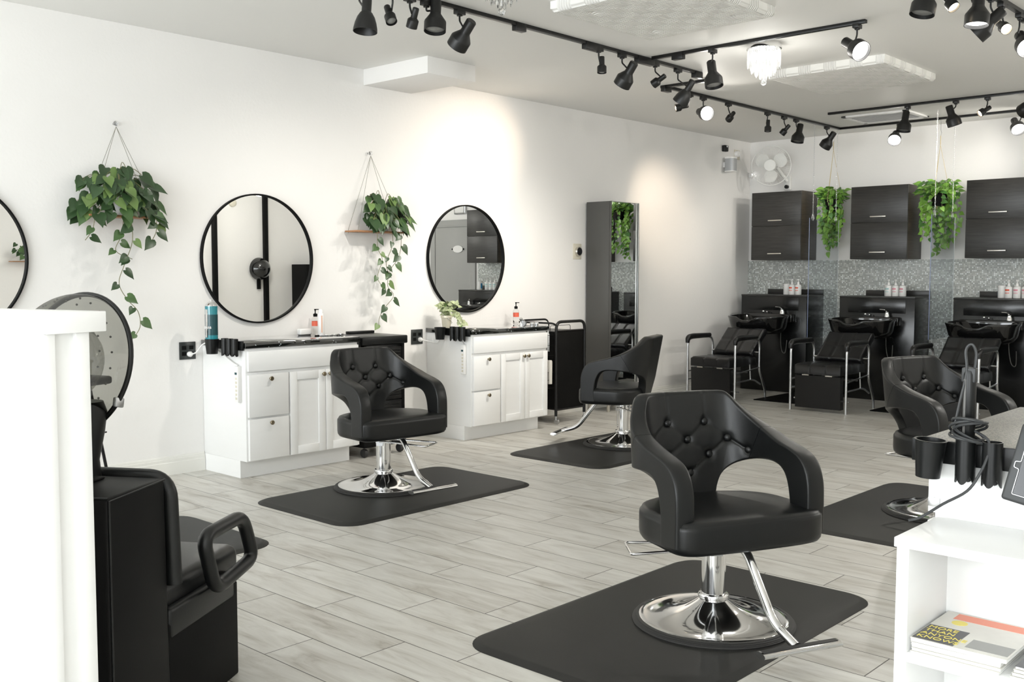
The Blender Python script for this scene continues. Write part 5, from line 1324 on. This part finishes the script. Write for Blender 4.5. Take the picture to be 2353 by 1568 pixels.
for k, w_ in enumerate(('MORE', 'THAN', 'ANYONE', 'KNOWS')):
    text('headline', w_, 0.026, M['yellow'], mg, (0.006, 0.108-0.027*k, 0.0108), (0, 0, 0), align='LEFT')
obj('title_block', MB().box(0.03, 0.20, 0.205, 0.252, 0.010, 0.0104), M['red_ink'], mg)
obj('badge', MB().lathe([(0, 0.010), (0.019, 0.010), (0.019, 0.0106), (0, 0.0106)], 24, (0.055, 0.18, 0)), M['yellow'], mg)
obj('photo_block', MB().box(0.12, 0.215, 0.02, 0.085, 0.010, 0.0104), M['door'], mg)
for k in range(4):
    magazine(5.500+0.003*k, -8.494+0.002*k, 0.4195+k*0.008, 0.04-0.02*k, [M['mag_pale'], M['mag_dark']][k == 3], ['lowest magazine of the stack cut by the right edge', 'second lowest magazine of the stack cut by the right edge', 'third magazine of the stack cut by the right edge', 'dark covered top magazine of the stack cut by the right edge'][k])

TB = thing('tablet', 'tablet in a black case on a stand at the right edge', 'tablet', (5.440, -8.40, 0.70), 0.0)
tm = Matrix.Translation((0.0, 0.0, 0.112)) @ Matrix.Rotation(0.18, 4, 'Y') @ Matrix.Rotation(-0.22, 4, 'X')
obj('case', MB().box(0.0, 0.255, -0.008, 0.008, 0, 0.186, 0.007, mtx=tm, seg=3), M['case'], TB)
obj('bezel_line', MB().tube(smooth([(0.022, -0.009, 0.018), (0.022, -0.009, 0.078), (0.010, -0.009, 0.080), (0.010, -0.009, 0.094), (0.022, -0.009, 0.096), (0.022, -0.009, 0.160), (0.235, -0.009, 0.160), (0.235, -0.009, 0.018)], 0.003, 3, True), 0.0012, 6, closed=True, mtx=tm), M['silver'], TB)
obj('screen', MB().box(0.024, 0.233, -0.0092, -0.0075, 0.020, 0.158, mtx=tm), M['screen'], TB)
obj('stand', MB().tube([(0.15, 0.03, 0.003), (0.15, 0.03, 0.12), (0.15, 0.03, 0.20)], 0.012, 10).box(0.08, 0.24, -0.05, 0.10, 0.0, 0.01, 0.003), M['matte_black'], TB)

# small picture-frame hook on the vanity side
t = thing('cabinet_outlet', 'small silver cover plate on the third vanity side above the bookcase', 'outlet', (5.215, -8.2005, 0.735))
obj('plate', MB().box(-0.015, 0.015, -0.004, 0, -0.012, 0.012, 0.001), M['silver'], t)

# ================================================================== RIGHT SIDE OF THE ROOM (seen in the round mirrors)
for y in (-2.16, -1.20):
    t = thing('wall_post', 'black post on the far right wall, %s in the first round mirror' % ('left' if y < -2 else 'right'), 'post', (RX-0.04, y, 0), 0, 'pair of black posts on the far right wall')
    obj('post_body', MB().box(-0.04, 0.038, -0.035, 0.035, 0.0, H-0.002, 0.008), M['matte_black'], t)
t = thing('smoke_detector', 'round cream smoke detector on the far right wall, seen in the first round mirror', 'smoke detector', (RX, -1.80, 2.50))
obj('detector_body', MB().lathe([(0, 0), (0.07, 0), (0.065, 0.03), (0.045, 0.045), (0, 0.047)], 28, mtx=Matrix.Rotation(-PI/2, 4, 'Y')), M['beige'], t)
t = thing('wall_dryer', 'black round dryer hood on the far right wall, seen in the first round mirror', 'hair dryer', (RX, -1.33, 1.42))
obj('hood', MB().lathe([(0, 0.0), (0.16, 0.0), (0.19, 0.04), (0.15, 0.16), (0.08, 0.22), (0, 0.24)], 32, mtx=Matrix.Rotation(-PI/2, 4, 'Y')), M['ceramic'], t)
obj('hood_bracket', MB().box(-0.04, -0.001, -0.03, 0.03, -0.34, -0.14, 0.005), M['matte_black'], t)
t = thing('black_locker', 'tall black cabinet in the far right corner, seen in the first round mirror', 'cabinet', (RX-0.42, -0.31, 0))
obj('body', MB().box(0, 0.41, -0.35, 0.30, 0, 1.50, 0.005), M['matte_black'], t)
obj('door', MB().box(-0.018, 0, -0.345, 0.295, 0.02, 1.48, 0.003), M['matte_black'], t)
t = thing('hanging_shelf', 'small wooden shelf on the right wall, seen in the mirror at the left edge', 'shelf', (RX, -5.10, 0), PI, 'small hanging wooden shelves')
obj('board', MB().box(0.012, 0.165, -0.245, 0.245, 1.50, 1.512, 0.002), M['wood'], t)
tr_ = thing('trailing_plant', 'small trailing plant on the right wall shelf, seen in the mirror at the left edge', 'plant', (RX-0.09, -5.10, 1.512), PI, 'trailing plants on the hanging shelves')
_r9 = random.Random(31)
obj('pot', MB().lathe([(0, 0), (0.045, 0), (0.062, 0.115), (0.058, 0.118), (0.05, 0.10), (0, 0.10)], 24), M['pot_white'], tr_)
foliage(tr_, _r9, [((_r9.uniform(-.05, .12), _r9.uniform(-.22, .22), _r9.uniform(0.02, .24)), (0.4, _r9.uniform(-1, 1), -0.5), (1, 0, 0.5), _r9.uniform(.07, .1)) for k in range(26)], [M['leaf'], M['leaf_dark'], M['leaf_lime']])
